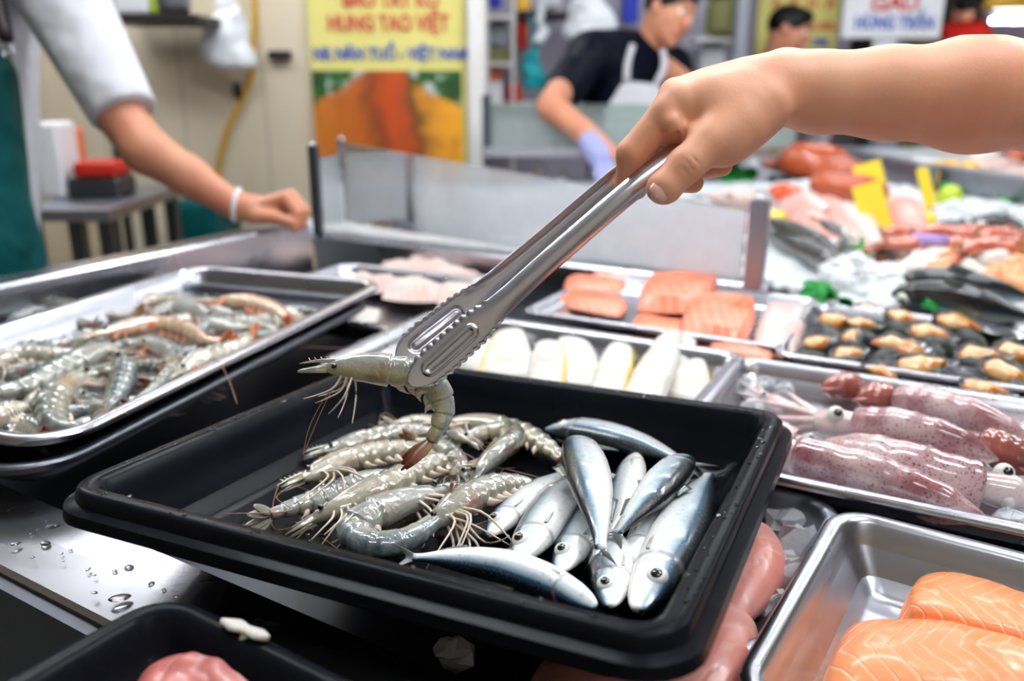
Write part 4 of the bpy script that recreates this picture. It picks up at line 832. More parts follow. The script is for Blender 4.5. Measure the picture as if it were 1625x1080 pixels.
# squid
def squid_mat(name, c, c2, blot, spots=.8):
    m = M(name); u, v = m.uv(); n1 = m.noise(22, detail=4); d = m.math('SINE', m.math('MULTIPLY', v, 2 * pi))
    sp = m.ramp(m.vor(380), (.24, 1.), (.34, 0.)); sp2 = m.ramp(m.vor(190), (.20, 1.), (.27, 0.))
    base = m.mix(lin(c), lin(c2), m.ramp(n1, (.35, 0.), (.65, 1.)))
    bl = m.ramp(m.math('ADD', m.math('MULTIPLY', d, .5), m.math('MULTIPLY', n1, .8)), (.72, 0.), (1.02, 1.)); base = m.mix(base, lin(blot), m.math('MULTIPLY', bl, .8))
    dots = m.math('MAXIMUM', sp, sp2); base = m.mix(base, (.16, .035, .035), m.math('MULTIPLY', m.math('MULTIPLY', dots, spots), m.ramp(n1, (.35, .6), (.6, 1.))))
    m.p(Base_Color=base, Roughness=.2, Coat_Weight=1.0, Coat_Roughness=.03, Subsurface_Weight=.15, Subsurface_Radius=(.01, .005, .004), Subsurface_Scale=.5)
    m.bump(n1, .4, .004); MAT[name] = m.m
squid_mat('squid_skin', (.88, .79, .79), (.78, .63, .66), (.50, .20, .23)); squid_mat('squid_pale', (.90, .85, .84), (.85, .76, .77), (.70, .50, .50), .25)
squid_mat('squid_brown', (.66, .38, .33), (.54, .27, .24), (.35, .13, .12), .5)
flat('squid_eye', (.62, .68, .72), .1, coat=1)
def squid(pts, r, label, mat='squid_skin', head=True, hmat='squid_pale', roll=60, s=1, hl=.06, arms=8, seed=0, flatn=.8):
    """pts from the opening of the mantle to its tip."""
    N = 44; path = spline(pts, N); T, D0, L0 = frames(path); ro = RAD(roll); D = nrm(D0 * sin(ro) + L0 * cos(ro) * s); L = nrm(np.cross(T, D)); u = np.linspace(0, 1, N); g = random.Random(seed)
    R = np.interp(u, [0, .03, .12, .35, .6, .8, .93, 1.], [.86, .93, .98, 1.02, .92, .66, .30, .05]) * r
    R = R * (1 + .03 * np.sin(u * 17 + seed) + .02 * np.sin(u * 41 + seed))
    e = empty('squid', path[N // 2], label, 'squid', 'squid in the steel tray')
    mb = MB(); pin = path[0] + T[0] * r * .5
    mb.loft(np.vstack([[pin], path]), np.vstack([D[:1], D]), np.vstack([L[:1], L]), np.concatenate([[r * .6], R]), np.concatenate([[r * .5], R * flatn]), 28); mb.build('mantle', mat, e)
    # fins along the rear third
    for q in (-1, 1):
        n_ = 14; ii = [int(N * t) for t in np.linspace(.55, .985, n_)]; w = np.sin(np.linspace(0, pi, n_)) ** .8 * r * 1.0
        vs = [path[i] + L[i] * R[i] * .7 * flatn * q for i in ii] + [path[i] + L[i] * (R[i] * .75 * flatn) * q + nrm(L[i] * [1, 1, 0]) * q * w[k] * .55 - V(0, 0, w[k] * .15) for k, i in enumerate(ii)]
        vs = [V(x[0], x[1], max(x[2], .928)) for x in vs]; o = MB().add(vs, [(j, j + 1, n_ + j + 1, n_ + j) for j in range(n_ - 1)]).build('fin', mat, e); o.modifiers.new('s', 'SOLIDIFY').thickness = .002
    if head:
        h0 = path[0] + T[0] * r * .3; hd = -T[0]; hp_ = [h0, h0 + hd * r * .7, h0 + hd * r * 1.3, h0 + hd * r * 1.9, h0 + hd * r * 2.3]
        hb = MB(); hb.loft(spline(hp_, 16), np.tile(D[0], (16, 1)), np.tile(L[0], (16, 1)), np.interp(np.linspace(0, 1, 16), [0, .3, .6, .85, 1], [.55, .6, .68, .55, .4]) * r, np.interp(np.linspace(0, 1, 16), [0, .3, .6, .85, 1], [.55, .6, .68, .55, .4]) * r, 18); H = hb.build('head', hmat, e)
        for q in (-1, 1):
            c = h0 + hd * r * 1.2 + (V(0, 0, 1) * .55 * r * (1 if q > 0 else -.2) + nrm(np.cross(hd, V(0, 0, 1))) * q * r * .35 * (-1)); 
            w = MB().ball(c, r * .36, 18, 10).build('eye', 'eye_white', H); dv = nrm((V(0, -1, .75)) if q > 0 else V(0, 1, .3)); X_ = nrm(np.cross(dv, V(1, .1, 0))); Y_ = np.cross(dv, X_)
            MB().ball(c + dv * r * .27, (r * .2, r * .2, r * .12), 14, 6, (X_, Y_, dv)).build('pupil', 'eye_black', w)
        for k in range(arms):
            a = 2 * pi * k / arms; b0 = h0 + hd * r * 2.1 + D[0] * cos(a) * r * .28 + L[0] * sin(a) * r * .28; d1 = nrm(hd + D[0] * cos(a) * .35 + L[0] * sin(a) * .4 + V(g.uniform(-.3, .3), g.uniform(-.3, .3), 0)); d2 = nrm(d1 + V(g.uniform(-.8, .8), g.uniform(-.8, .8), -.25))
            pt = spline([b0, b0 + d1 * hl * .4, b0 + d1 * hl * .6 + d2 * hl * .4, b0 + d1 * hl * .6 + d2 * hl * .8 + V(0, 0, -.004)], 14); pt[:, 2] = np.maximum(pt[:, 2], .928); T_, D_, L_ = frames(pt)
            MB().loft(pt, D_, L_, np.linspace(r * .19, r * .03, 14), np.linspace(r * .22, r * .03, 14), 8).build('arm', hmat, e)
    return e
zq = .945
squid([P(1268, 726, zq + .006), P(1370, 754, zq + .007), P(1480, 790, zq + .005), P(1572, 828, zq)], .0265, 'front squid with dense dark speckles lying along the near wall of its tray', roll=50, seed=1)
squid([P(1552, 770, zq + .010), P(1470, 752, zq + .016), P(1390, 726, zq + .016), P(1305, 700, zq + .010)], .0245, 'squid with the large clear eye, head toward the right', roll=60, seed=2)
squid([P(1362, 676, zq + .012), P(1440, 686, zq + .020), P(1510, 704, zq + .020), P(1585, 730, zq + .012)], .0240, 'squid with a blue-green eye and a dark purple back', roll=70, seed=3)
squid([P(1425, 640, zq + .006), P(1500, 652, zq + .012), P(1570, 672, zq + .012), P(1640, 700, zq + .006)], .0255, 'pink squid farthest back in the squid tray', roll=60, seed=4, head=False)
squid([P(1560, 705, zq + .012), P(1610, 722, zq + .012), P(1680, 745, zq + .01)], .021, 'brown-red squid at the right side of the squid tray', mat='squid_brown', roll=70, seed=5, head=False)
for i, (x, y, x2, y2, r, lb) in enumerate([(1300, 618, 1358, 612, .017, 'round brown squid head at the back of the squid tray'), (1358, 634, 1412, 632, .019, 'larger brown squid head in front of the round one')]):
    squid([P(x2, y2, zq + .006), P((x + x2) / 2, (y + y2) / 2 - 2, zq + .012), P(x, y, zq + .004)], r, lb, mat='squid_brown', head=False, seed=9 + i)
squid([P(1225, 640, zq), P(1255, 655, zq + .004), P(1300, 672, zq + .004)], .014, 'pale bundle of squid arms beside the black tray', mat='squid_pale', head=True, seed=12, hl=.05)
squid([P(1262, 700, zq), P(1240, 690, zq + .002), P(1215, 675, zq)], .014, 'translucent squid piece between the black tray and the front squid', mat='squid_pale', head=True, seed=14, hl=.04)

# mussels
m = M('mussel_shell'); u, v = m.uv(); n1 = m.noise(30, detail=4); n2 = m.ramp(m.math('FRACT', m.math('MULTIPLY', u, 14.)), (0., 1.), (.5, 0.))
m.p(Base_Color=m.mix((.012, .014, .016), (.05, .07, .035), m.math('MULTIPLY', m.ramp(n1, (.45, 0.), (.7, 1.)), .8)), Roughness=.38, Coat_Weight=.15, Specular_IOR_Level=.3); m.bump(n2, .2, .001); MAT['mussel_shell'] = m.m
m = M('shell_pearl'); n1 = m.noise(25, detail=3); m.p(Base_Color=m.mix(lin((.52, .53, .58)), lin((.16, .17, .22)), m.ramp(n1, (.4, 0.), (.65, 1.))), Roughness=.18, Coat_Weight=.8); MAT['shell_pearl'] = m.m
m = M('mussel_meat'); n1 = m.noise(40, detail=4); u, v = m.uv(); m.p(Base_Color=m.mix(m.mix(lin((.86, .70, .48)), lin((.80, .48, .14)), m.ramp(n1, (.4, 0.), (.62, 1.))), (.05, .035, .03), m.ramp(m.noise(75, detail=2), (.66, 0.), (.72, .8))), Roughness=.25, Coat_Weight=.8, Subsurface_Weight=.1, Subsurface_Scale=.3, Subsurface_Radius=(.01, .005, .002)); m.bump(n1, .5, .003); MAT['mussel_meat'] = m.m
def mussel_outline(t):   # t in 0..2pi -> pointed egg
    x = cos(t); w = .5 * (1 - .42 * x) ; return V(x, sin(t) * w * (1 - .25 * max(0, x) ** 2), 0)
def mussel(p, L, yaw, tx, ty, label, meat=True, seed=0, openup=True):
    X, Y, Z = axes(yaw, tx * 0, ty); _r = np.array(Matrix.Rotation(RAD(26 + 9 * sin(seed * 2.3)) if meat else .1, 3, 'X')); X, Y, Z = _r @ X, _r @ Y, _r @ Z; p = np.asarray(p); e = empty('mussel', p, label, 'mussel', 'opened mussels'); n, k = 26, 7
    def half(sgn, name, flipz, mt1, mt2):
        vs = []; fs = []; mi = []
        for lay in (0, 1):
            for r in range(k + 1):
                f = 1 - r / k
                for j in range(n):
                    o = mussel_outline(2 * pi * j / n) * (f if r < k else 0.02); d = (1 - f ** 2.2) * .26 - (0 if lay == 0 else .03 * (1 if r else 0)); o = o * L * .5; vs.append(p + X * o[0] + Y * o[1] - Z * flipz * d * L * .9)
        off = (k + 1) * n
        for lay in (0, 1):
            for r in range(k):
                for j in range(n):
                    q = (j + 1) % n; a = lay * off + r * n; f_ = (a + j, a + q, a + n + q, a + n + j); fs.append(f_ if lay else f_[::-1]); mi.append(lay)
        mb = MB(); mb.v = [tuple(map(float, x)) for x in vs]; mb.f = fs; mb.mi = mi; mb.uv = [(0, 0)] * (4 * len(fs)); mb.n = len(vs)
        uv = []
        for f in fs: uv += [(((i % off) // n) / k, (i % n) / n) for i in f]
        mb.uv = uv; mb.build(name, None, e, mats=[mt1, mt2])
    if meat or not openup:
        half(1, 'shell', 1, 'mussel_shell', 'shell_pearl')
    else: half(1, 'shell', 1, 'mussel_shell', 'shell_pearl')
    if not openup: half(1, 'upper_shell', -1, 'mussel_shell', 'mussel_shell')
    if meat:
        N = 16; path = [p + X * L * (-.40 + .74 * t) + Y * L * .02 * sin(t * 9 + seed) + Z * L * (-.05) for t in np.linspace(0, 1, N)]; t = np.linspace(0, 1, N); a = np.sin(np.clip(t * .93 + .035, 0, 1) * pi) ** .55 * (1 + .10 * np.sin(t * 14 + seed)); wd = np.interp(t, [0, .3, .7, 1], [.26, .24, .16, .09]) * L
        MB().loft(path, np.tile(Z, (N, 1)), np.tile(Y, (N, 1)), a * L * .15, wd * a, 16, a2=a * L * .12).build('meat', 'mussel_meat', e)
zm = .944
MUS = [(1301, 541, .060, 20, 'mussel standing open in the near left corner of its tray'), (1332, 508, .075, -10, 'slim mussel along the far wall at the left of its tray'), (1371, 512, .06, -15, 'mussel behind the tall one at the far left'), (1352, 533, .055, 60, 'half-shaded mussel right of the corner one'), (1350, 560, .065, 20, 'brownish mussel at the near wall of the tray'),
       (1422, 547, .098, 160, 'large cream mussel in a wide dark shell near the tray middle'), (1398, 589, .055, 150, 'small bright orange mussel at the near wall'), (1470, 578, .092, 5, 'plump cream mussel at the near wall, largest meat in view'), (1438, 503, .07, -30, 'mussel under the white ice heap'), (1480, 528, .078, -20, 'yellow mussel in the middle of the heap'),
       (1530, 514, .098, -38, 'long golden mussel with a pale empty half shell beside it'), (1562, 563, .082, -5, 'mussel lying flat with orange meat near the right of the tray'), (1606, 594, .085, -30, 'orange mussel cut off by the right edge of the picture'), (1568, 616, .07, -28, 'narrow orange mussel below the flat one'), (1590, 525, .09, -35, None), (1540, 590, .07, -5, None), (1384, 492, .06, -30, 'small mussel tucked against the ice'), (1620, 560, .08, -10, 'mussel half out of the picture at the right'), (1500, 553, .07, -60, None), (1430, 575, .06, 30, None), (1340, 585, .06, 0, None), (1620, 625, .07, 0, None)]
for i, (x, y, L, yw, lb) in enumerate(MUS):
    me_ = lb is not None; lb = lb or ['empty pearly half shell right of the golden mussel', 'empty pale half shell beside the plump mussel', 'closed black mussel in the middle of the heap', 'closed black mussel near the near wall', 'closed dark mussel low in the left corner', 'closed dark mussel at the near right corner'][[14, 15, 18, 19, 20, 21].index(i)]
    mussel(P(x, y, zm + (.012 if me_ or i < 16 else .0)), L * .92, RAD(yw), RAD(-16 + (i * 7) % 12), RAD(4 - (i * 5) % 10), lb, meat=me_, seed=i, openup=i not in (18, 19, 20, 21))
for i in range(32):
    u_, v_ = -.165 + .33 * ((i * 5) % 8) / 7, -.105 + .21 * (i // 8) / 3
    mussel(mu(u_, v_, .013), .078, i * 1.3, RAD(10), 0, 'dark closed mussel at the bottom of the heap', meat=False, seed=i, openup=False)

# water on the ledge and in the trays, scraps
def drops():
    mb = MB(); g = random.Random(3)
    spots = [(20, 808, 10), (52, 812, 9), (85, 835, 11), (75, 828, 7), (145, 838, 9), (128, 832, 5), (130, 850, 4), (25, 862, 7), (72, 862, 9), (52, 884, 4), (112, 872, 3), (98, 878, 3), (40, 790, 8), (140, 903, 4), (150, 912, 3), (182, 905, 4), (205, 900, 9), (150, 940, 5), (190, 948, 12), (100, 890, 3), (60, 840, 3), (50, 847, 4), (240, 925, 5), (260, 935, 4), (280, 945, 5), (410, 985, 8), (430, 992, 12), (34, 795, 3), (110, 805, 3), (118, 815, 3)]
    for x, y, r in spots:
        c = P(x, y, .948); r = r / FPX * .7 * .9; mb.ball(c, (r * g.uniform(.8, 1.5), r * .8, r * .28), 10, 5, axes(g.uniform(0, 3)))
    o = mb.build('water_drops', 'water'); o['kind'] = 'stuff'; localise(o, P(150, 900, .93)); tag(o, 'scattered water drops on the worn steel ledge', 'water')
    mb = MB()
    for i in range(90):
        x, y = g.choice([(g.uniform(720, 900), g.uniform(850, 900)), (g.uniform(560, 640), g.uniform(640, 700)), (g.uniform(300, 420), g.uniform(760, 800)), (g.uniform(900, 960), g.uniform(920, 950)), (g.uniform(480, 560), g.uniform(830, 850))])
        r = g.uniform(.0006, .0018); mb.ball(B(x, y, .0004), (r * g.uniform(.8, 3), r, r * .4), 8, 4, axes(g.uniform(0, 3)))
    for i in range(110):
        s_ = g.random(); side = g.randrange(4); k = g.uniform(.009, .019); u_, v_ = ((-.2235 + k, -.17 + .34 * s_), (.2235 - k, -.17 + .34 * s_), (-.19 + .38 * s_, -.205 + k), (-.19 + .38 * s_, .205 - k))[side]; r = g.uniform(.0005, .0017); mb.ball(bt(u_, v_, .0583), (r * g.uniform(.8, 2), r, r * .5), 8, 4, axes(g.uniform(0, 3)))
    o = mb.build('water_drops', 'water'); o['kind'] = 'stuff'; localise(o, B(800, 880, 0)); tag(o, 'tiny water drops beaded on the floor and rim of the large black tray', 'water')
drops()
def scrap():
    c = [P(352, 985, 1.004), P(375, 992, 1.004), P(402, 1003, 1.004), P(425, 1012, 1.004)]; e = MB(); T_, D_, L_ = frames(spline(c, 12)); e.loft(spline(c, 12), D_, L_, .002, np.interp(np.linspace(0, 1, 12), [0, .3, .5, .8, 1], [.002, .006, .0035, .005, .002]), 8)
    c2 = spline([P(392, 998, 1.004), P(385, 1012, 1.0), P(370, 1030, .988)], 8); T_, D_, L_ = frames(c2); e.loft(c2, D_, L_, .0018, [.004, .0035, .003, .003, .0035, .0055, .005, .002], 8)
    o = e.build('fish_scrap', 'white_fillet'); localise(o, c[1]); tag(o, 'torn cream-coloured fish scrap stuck on the small black tray rim', 'fish scrap')
scrap()

# ------------------------------------------------------------------ behind the counter: walls, poster, shelves
def W(px, py, Y): d = ray(px, py); return CAM + d * (Y / d[1])        # the point of the upright plane at distance Y
def wrect(mb, x0, y0, x1, y1, Y, t, mi=0):
    """An upright panel facing the viewer whose outline is given by its corners."""
    a = W(x0, (y0 + y1) / 2, Y)[0]; b = W(x1, (y0 + y1) / 2, Y)[0]; zt = W((x0 + x1) / 2, y0, Y)[2]; zb = W((x0 + x1) / 2, y1, Y)[2]
    mb.box(((a + b) / 2, Y + t / 2, (zt + zb) / 2), (abs(b - a), t, abs(zt - zb)), mi=mi); return mb
def panel(name, x0, y0, x1, y1, Y, t, mat, label=None, cat=None, bev=0, parent=None, group=None):
    o = wrect(MB(), x0, y0, x1, y1, Y, t).build(name, mat, parent, smooth=False)
    if bev: mod_bevel(o, bev)
    if label: localise(o, W((x0 + x1) / 2, (y0 + y1) / 2, Y)); tag(o, label, cat, group)
    return o
m = M('stained_tile'); o_ = m.co(); sx = m.n('SeparateXYZ', Vector=o_); n1 = m.noise(1, m.map(o_, (2.2, 1, .8)), 5)
gr = m.ramp(m.math('FRACT', m.math('MULTIPLY', sx.outputs[0], 3.3)), (0., 1.), (.02, 0.), (.985, 0.), (1., 1.)); 
m.p(Base_Color=m.mix(m.mix(lin((.84, .79, .70)), lin((.70, .62, .48)), m.ramp(n1, (.48, 0.), (.72, 1.))), lin((.5, .46, .4)), m.math('MULTIPLY', gr, .6)), Roughness=.35); MAT['stained_tile'] = m.m
for cn in (): pass
for n_, c_ in dict(white_paint=(.90, .89, .88), banner_yellow=(.90, .86, .52), banner_edge=(.90, .78, .25), text_red=(.80, .30, .28), text_blue=(.28, .38, .72), sign_white=(.93, .93, .95), cloth_white=(.82, .82, .85), teal_apron=(.06, .30, .31), navy_cloth=(.025, .04, .09), apron_white=(.80, .79, .82), hair_black=(.03, .028, .03),
        teal_bag=(.12, .62, .66), red_plastic=(.72, .16, .10), orange_plastic=(.93, .50, .35), blue_plastic=(.12, .20, .65), green_plastic=(.20, .62, .25), leaf_green=(.08, .50, .18), card_yellow=(.94, .85, .25), lemon=(.95, .86, .12), lime=(.72, .82, .20), grey_plastic=(.55, .56, .60), dark_wood=(.16, .14, .14),
        bag_white=(.90, .91, .94), hose_yellow=(.80, .62, .20), glove=(.62, .64, .82), octopus=(.70, .32, .18), roe=(.90, .33, .15), orange_meat=(.93, .62, .42), corn=(.95, .74, .22), olive=(.45, .45, .28), grey_wall=(.60, .58, .64), mauve_wall=(.66, .62, .68), shell_white=(.93, .93, .93), red_cloth=(.70, .14, .12), purple=(.66, .55, .78)).items():
    flat(n_, c_, .45 if n_ not in ('octopus', 'roe', 'lemon', 'orange_meat', 'lime', 'corn') else .22, coat=.3 if n_ in ('octopus', 'roe', 'lemon', 'orange_meat', 'bag_white') else 0)
for cn in ('cloth_white', 'navy_cloth', 'teal_apron', 'apron_white'):
    mt = MAT[cn]; nt = mt.node_tree; w_ = nt.nodes.new('ShaderNodeTexNoise'); w_.inputs['Scale'].default_value = 9; w_.inputs['Detail'].default_value = 2; tc = nt.nodes.new('ShaderNodeTexCoord'); nt.links.new(tc.outputs['Object'], w_.inputs['Vector'])
    b_ = nt.nodes.new('ShaderNodeBump'); b_.inputs['Strength'].default_value = .8; b_.inputs['Distance'].default_value = .03; nt.links.new(w_.outputs['Fac'], b_.inputs['Height']); nt.links.new(b_.outputs[0], nt.nodes['Principled BSDF'].inputs['Normal'])
YW = 3.25
struct(panel('wall_stall', -500, -900, 752, 700, YW, .08, 'stained_tile'))
struct(panel('trim_post', 740, -900, 768, 700, YW - .12, .14, 'white_paint'))
struct(panel('trim_strip', 484, -900, 493, 700, YW - .02, .02, 'banner_edge'))
def poster():
    Y = YW - .035; e = empty('poster', W(615, 120, Y), 'tall yellow wall poster with red and blue lettering above a photo of roasted food', 'poster')
    panel('sheet', 493, -150, 740, 350, Y, .006, 'banner_yellow', parent=e)
    m = M('food_photo'); g = m.n('TexCoord').outputs['Generated']; s = m.n('SeparateXYZ', Vector=g); n1 = m.noise(3.2, g, 5, .6); n2 = m.noise(7, g, 4)
    xx = m.math('ADD', s.outputs[0], m.math('MULTIPLY', m.math('SUBTRACT', n1, .5), .35))
    warm = m.mix(m.ramp(xx, (.0, lin((.76, .44, .12))), (.3, lin((.70, .36, .10))), (.42, lin((.50, .22, .06))), (.5, lin((.74, .28, .06))), (.64, lin((.66, .26, .06))), (.7, lin((.40, .24, .08))), (.78, lin((.84, .56, .12))), (1., lin((.95, .66, .08)))), (.25, .06, .01), m.ramp(n2, (.5, 0.), (.8, .6)))
    hill = m.math('SUBTRACT', s.outputs[2], m.math('SUBTRACT', 1.04, m.math('MULTIPLY', m.math('ABSOLUTE', m.math('SUBTRACT', s.outputs[0], .48)), .62)))
    leafc = m.ramp(n2, (.3, lin((.04, .16, .06))), (.5, lin((.12, .34, .10))), (.60, lin((.75, .78, .78))), (.7, lin((.12, .14, .2))))
    m.p(Base_Color=m.mix(warm, leafc, m.ramp(m.math('ADD', hill, m.math('MULTIPLY', m.math('SUBTRACT', n1, .5), .25)), (.0, 0.), (.05, 1.))), Roughness=.4); MAT['food_photo'] = m.m
    panel('picture', 501, 112, 734, 335, Y - .003, .003, 'food_photo', parent=e)
    X, Z = V(1, 0, 0), V(0, 0, 1)
    text_obj('lettering', 'BÁO TÂY KO', W(620, 0, Y - .004), X, Z, .075, 'text_red', e, .002, width=.34)
    text_obj('lettering', 'HUNG TAO VIỆT', W(616, 38, Y - .004), X, Z, .075, 'text_red', e, .0022, width=.43)
    text_obj('lettering', 'NR NÂN TUỔ - VIỆT NAM', W(620, 86, Y - .004), X, Z, .055, 'text_blue', e, .0022, width=.555)
poster()
def hanging_bag(x0, y0, x1, y1, Y, label, mat='bag_white', flare=1.25, seed=0):
    """A full plastic carrier bag hanging by its handles."""
    a = W(x0, y0, Y); b = W(x1, y1, Y); cx = (a[0] + b[0]) / 2; w = abs(b[0] - a[0]) / 2; zt, zb = a[2], b[2]; g = Vector((seed, 0, 0)); e = empty('plastic_bag', (cx, Y, zt), label, 'bag'); mb = MB(); N = 26
    path = [V(cx + .01 * sin(i * .3 + seed), Y, zt + (zb - zt) * i / (N - 1)) for i in range(N)]; t = np.linspace(0, 1, N)
    aa = np.interp(t, [0, .15, .4, .8, .95, 1], [.25, .45, .75, 1., .95, .55]) * w; n = 22
    mb.loft(path, np.tile(V(1, 0, 0), (N, 1)), np.tile(V(0, 1, 0), (N, 1)), aa, aa * .55, n); mb.v = [tuple(np.array(v) + V(.5, 1, 0) * noise.noise(Vector(v) * 22 + g) * .022) for v in mb.v]
    mb.build('bag_body', mat, e)
    for s in (-1, 1): MB().tube(spline([V(cx + s * w * .2, Y, zt - .02), V(cx + s * w * .3, Y + .01, zt + .06), V(cx + s * .01, Y, zt + .12)], 8), .008, 6).build('handle', mat, e)
    return e
hanging_bag(312, -5, 410, 110, 3.12, 'white plastic bag hanging from the wall beside the yellow hose')
MB().box(W(352, 60, 3.05), (.10, .006, .012)).build('x', 'purple') if False else None
hanging_bag(893, -20, 978, 62, 3.9, 'white knotted plastic bag hanging left of the man in the dark shirt', seed=3)
hanging_bag(848, 25, 868, 70, 3.9, 'small white bag hanging above the teal bag', seed=4)
o = MB().tube(spline([W(x, y, 3.2) for x, y in ((402, -40), (404, 40), (400, 115), (385, 155), (362, 205), (348, 260), (342, 330), (345, 420))], 40), .011, 8).build('hose', 'hose_yellow'); localise(o, W(385, 155, 3.2)); tag(o, 'yellow hose running down the stained wall from behind the bag', 'hose')
o = MB().ball(W(377, 143, 3.17), (.02, .02, .03)).build('hose_clip', 'dark_wood'); localise(o, W(377, 143, 3.17)); tag(o, 'black clip on the yellow hose', 'clip')
panel('wall_box', 424, 80, 458, 95, 3.2, .05, 'dark_wood', 'small black box fixed to the tan wall left of the poster', 'box', .004)
# shelf with stock, top left
panel('wall_shelf', 140, 22, 312, 34, 2.85, .38, 'dark_wood', 'dark shelf on the wall above the vendor arm', 'shelf', .004)
for x0, x1, y0, mt, lb in ((146, 176, -6, 'blue_plastic', 'blue carton on the dark wall shelf'), (180, 234, -14, 'sign_white', 'white carton in the middle of the dark wall shelf'), (236, 250, -20, 'lime', 'green bottle on the dark wall shelf')):
    panel('carton' if mt != 'lime' else 'bottle', x0, y0, x1, 22, 2.95, .14, mt, lb, 'carton' if mt != 'lime' else 'bottle', .012)
c = W(275, 22, 3.0); o = MB().loft([c, c + V(0, 0, .02), c + V(0, 0, .11), c + V(0, 0, .115)], np.tile(V(1, 0, 0), (4, 1)), np.tile(V(0, 1, 0), (4, 1)), [.05, .06, .065, .06], [.05, .06, .065, .06], 20).build('pot', 'steel_worn'); localise(o, c); tag(o, 'grey metal pot at the right end of the dark wall shelf', 'pot')
panel('support_pole', 196, 34, 206, 700, 3.15, .03, 'dark_wood', 'thin dark pole on the wall under the shelf', 'pole')
# work table behind the vendor
def table():
    e = empty('work_table', W(120, 330, 2.3), 'steel work table behind the green-aproned vendor', 'table'); z0 = W(120, 330, 2.3)[2]; x0, x1 = W(40, 330, 2.3)[0], W(192, 330, 2.3)[0]
    o = MB().box(((x0 + x1) / 2, 2.5, z0 - .01), (x1 - x0, .55, .03)).build('tabletop', 'steel_worn', e, smooth=False)
    for x in (x0 + .03, x1 - .03, (x0 + x1) / 2 + .02):
        for y in (2.27, 2.72): MB().box((x, y, (z0 - .03) / 2), (.035, .035, z0 - .03)).build('leg', 'steel_dark', e, smooth=False)
    MB().box(((x0 + x1) / 2, 2.5, z0 - .25), (x1 - x0 - .04, .5, .02)).build('lower_shelf', 'steel_dark', e, smooth=False)
    return z0
tz = table()
def on_table(x0, x1, ytop, mat, name, label, cat, Y=2.45, base=None, d=.12):
    a, b = W(x0, 300, Y)[0], W(x1, 300, Y)[0]; zt = W((x0 + x1) / 2, ytop, Y)[2]; zb = (tz + .005) if base is None else base
    o = MB().box(((a + b) / 2, Y + d / 2, (zt + zb) / 2), (b - a, d, zt - zb)).build(name, mat, smooth=False); mod_bevel(o, .012, 3); localise(o, ((a + b) / 2, Y + d / 2, zb)); return tag(o, label, cat)
on_table(62, 102, 195, 'sign_white', 'canister', 'tall white canister between the apron and the steel bin', 'canister')
b_ = on_table(106, 190, 282, 'steel_dark', 'storage_bin', 'dark grey bin on the work table', 'bin')
on_table(118, 186, 258, 'red_plastic', 'food_pack', 'red packs lying on the dark grey bin', 'pack', base=W(150, 282, 2.45)[2])
on_table(103, 117, 205, 'orange_plastic', 'bottle', 'orange bottle beside the white canister', 'bottle', Y=2.65)
panel('bucket_stack', 275, 320, 345, 460, 2.9, .3, 'teal_apron', 'dark teal crate on the floor behind the steel rail', 'crate', .02)

# ------------------------------------------------------------------ people
def head(c, F, U, e, mat, s=1.0, hair=True, voxel=.0045, extra=(), hairline=.0, tag_face=True):
    F = nrm(F); U = nrm(np.asarray(U, float) - F * (np.asarray(U, float) @ F)); R = np.cross(F, U); A = (R, F, U); p = lambda r, f, u: np.asarray(c, float) + (R * r + F * f + U * u) * s
    pr = [('e', p(0, -.01, .025), V(.076, .096, .090) * s, A, 0), ('e', p(0, .028, -.045), V(.056, .064, .066) * s, A, .03 * s), ('c', p(0, .086, .012), p(0, .108, -.022), .008 * s, .0125 * s, .010 * s), ('e', p(0, .076, .030), V(.048, .018, .010) * s, A, .012 * s),
          ('e', p(.042, .058, -.025), V(.02, .02, .02) * s, A, .02 * s), ('e', p(-.042, .058, -.025), V(.02, .02, .02) * s, A, .02 * s), ('e', p(0, .082, -.056), V(.023, .012, .007) * s, A, .006 * s), ('e', p(0, .080, -.066), V(.019, .012, .007) * s, A, .004 * s), ('e', p(0, .072, -.098), V(.02, .018, .014) * s, A, .014 * s),
          ('e', p(.032, .096, .010), V(.014, .014, .009) * s, A, -.010 * s), ('e', p(-.032, .096, .010), V(.014, .014, .009) * s, A, -.010 * s),
          ('e', p(.077, -.008, -.006), V(.009, .018, .030) * s, A, .006 * s), ('e', p(-.077, -.008, -.006), V(.009, .018, .030) * s, A, .006 * s)]
    for q in (-1, 1):
        w = MB().ball(p(.032 * q, .078, .010), .0115 * s, 12, 8).build('eye', 'eye_white', e); MB().ball(p(.032 * q, .087, .009), (.005 * s,) * 3, 10, 6).build('iris', 'eye_black', w)
        t = [p(q * (.014 + .012 * k), .092 - .006 * k, .030 + .003 * (1.5 - abs(k - 1.5))) for k in range(4)]; MB().tube(spline(t, 8), .0035 * s, 6).build('eyebrow', 'hair_black', e)
    if hair:
        hp = [('e', p(0, -.018, .038), V(.084, .102, .092) * s, A, 0), ('e', p(0, .045, .098), V(.058, .04, .022) * s, A, .02 * s), ('e', p(0, .088, -.045), V(.066, .065, .098) * s, A, -.012 * s), ('e', p(0, .02, -.11), V(.12, .15, .09) * s, A, -.01 * s)]
        sdf_obj('hair', hp, voxel, 'hair_black', e, smooth_it=2)
    return pr, p
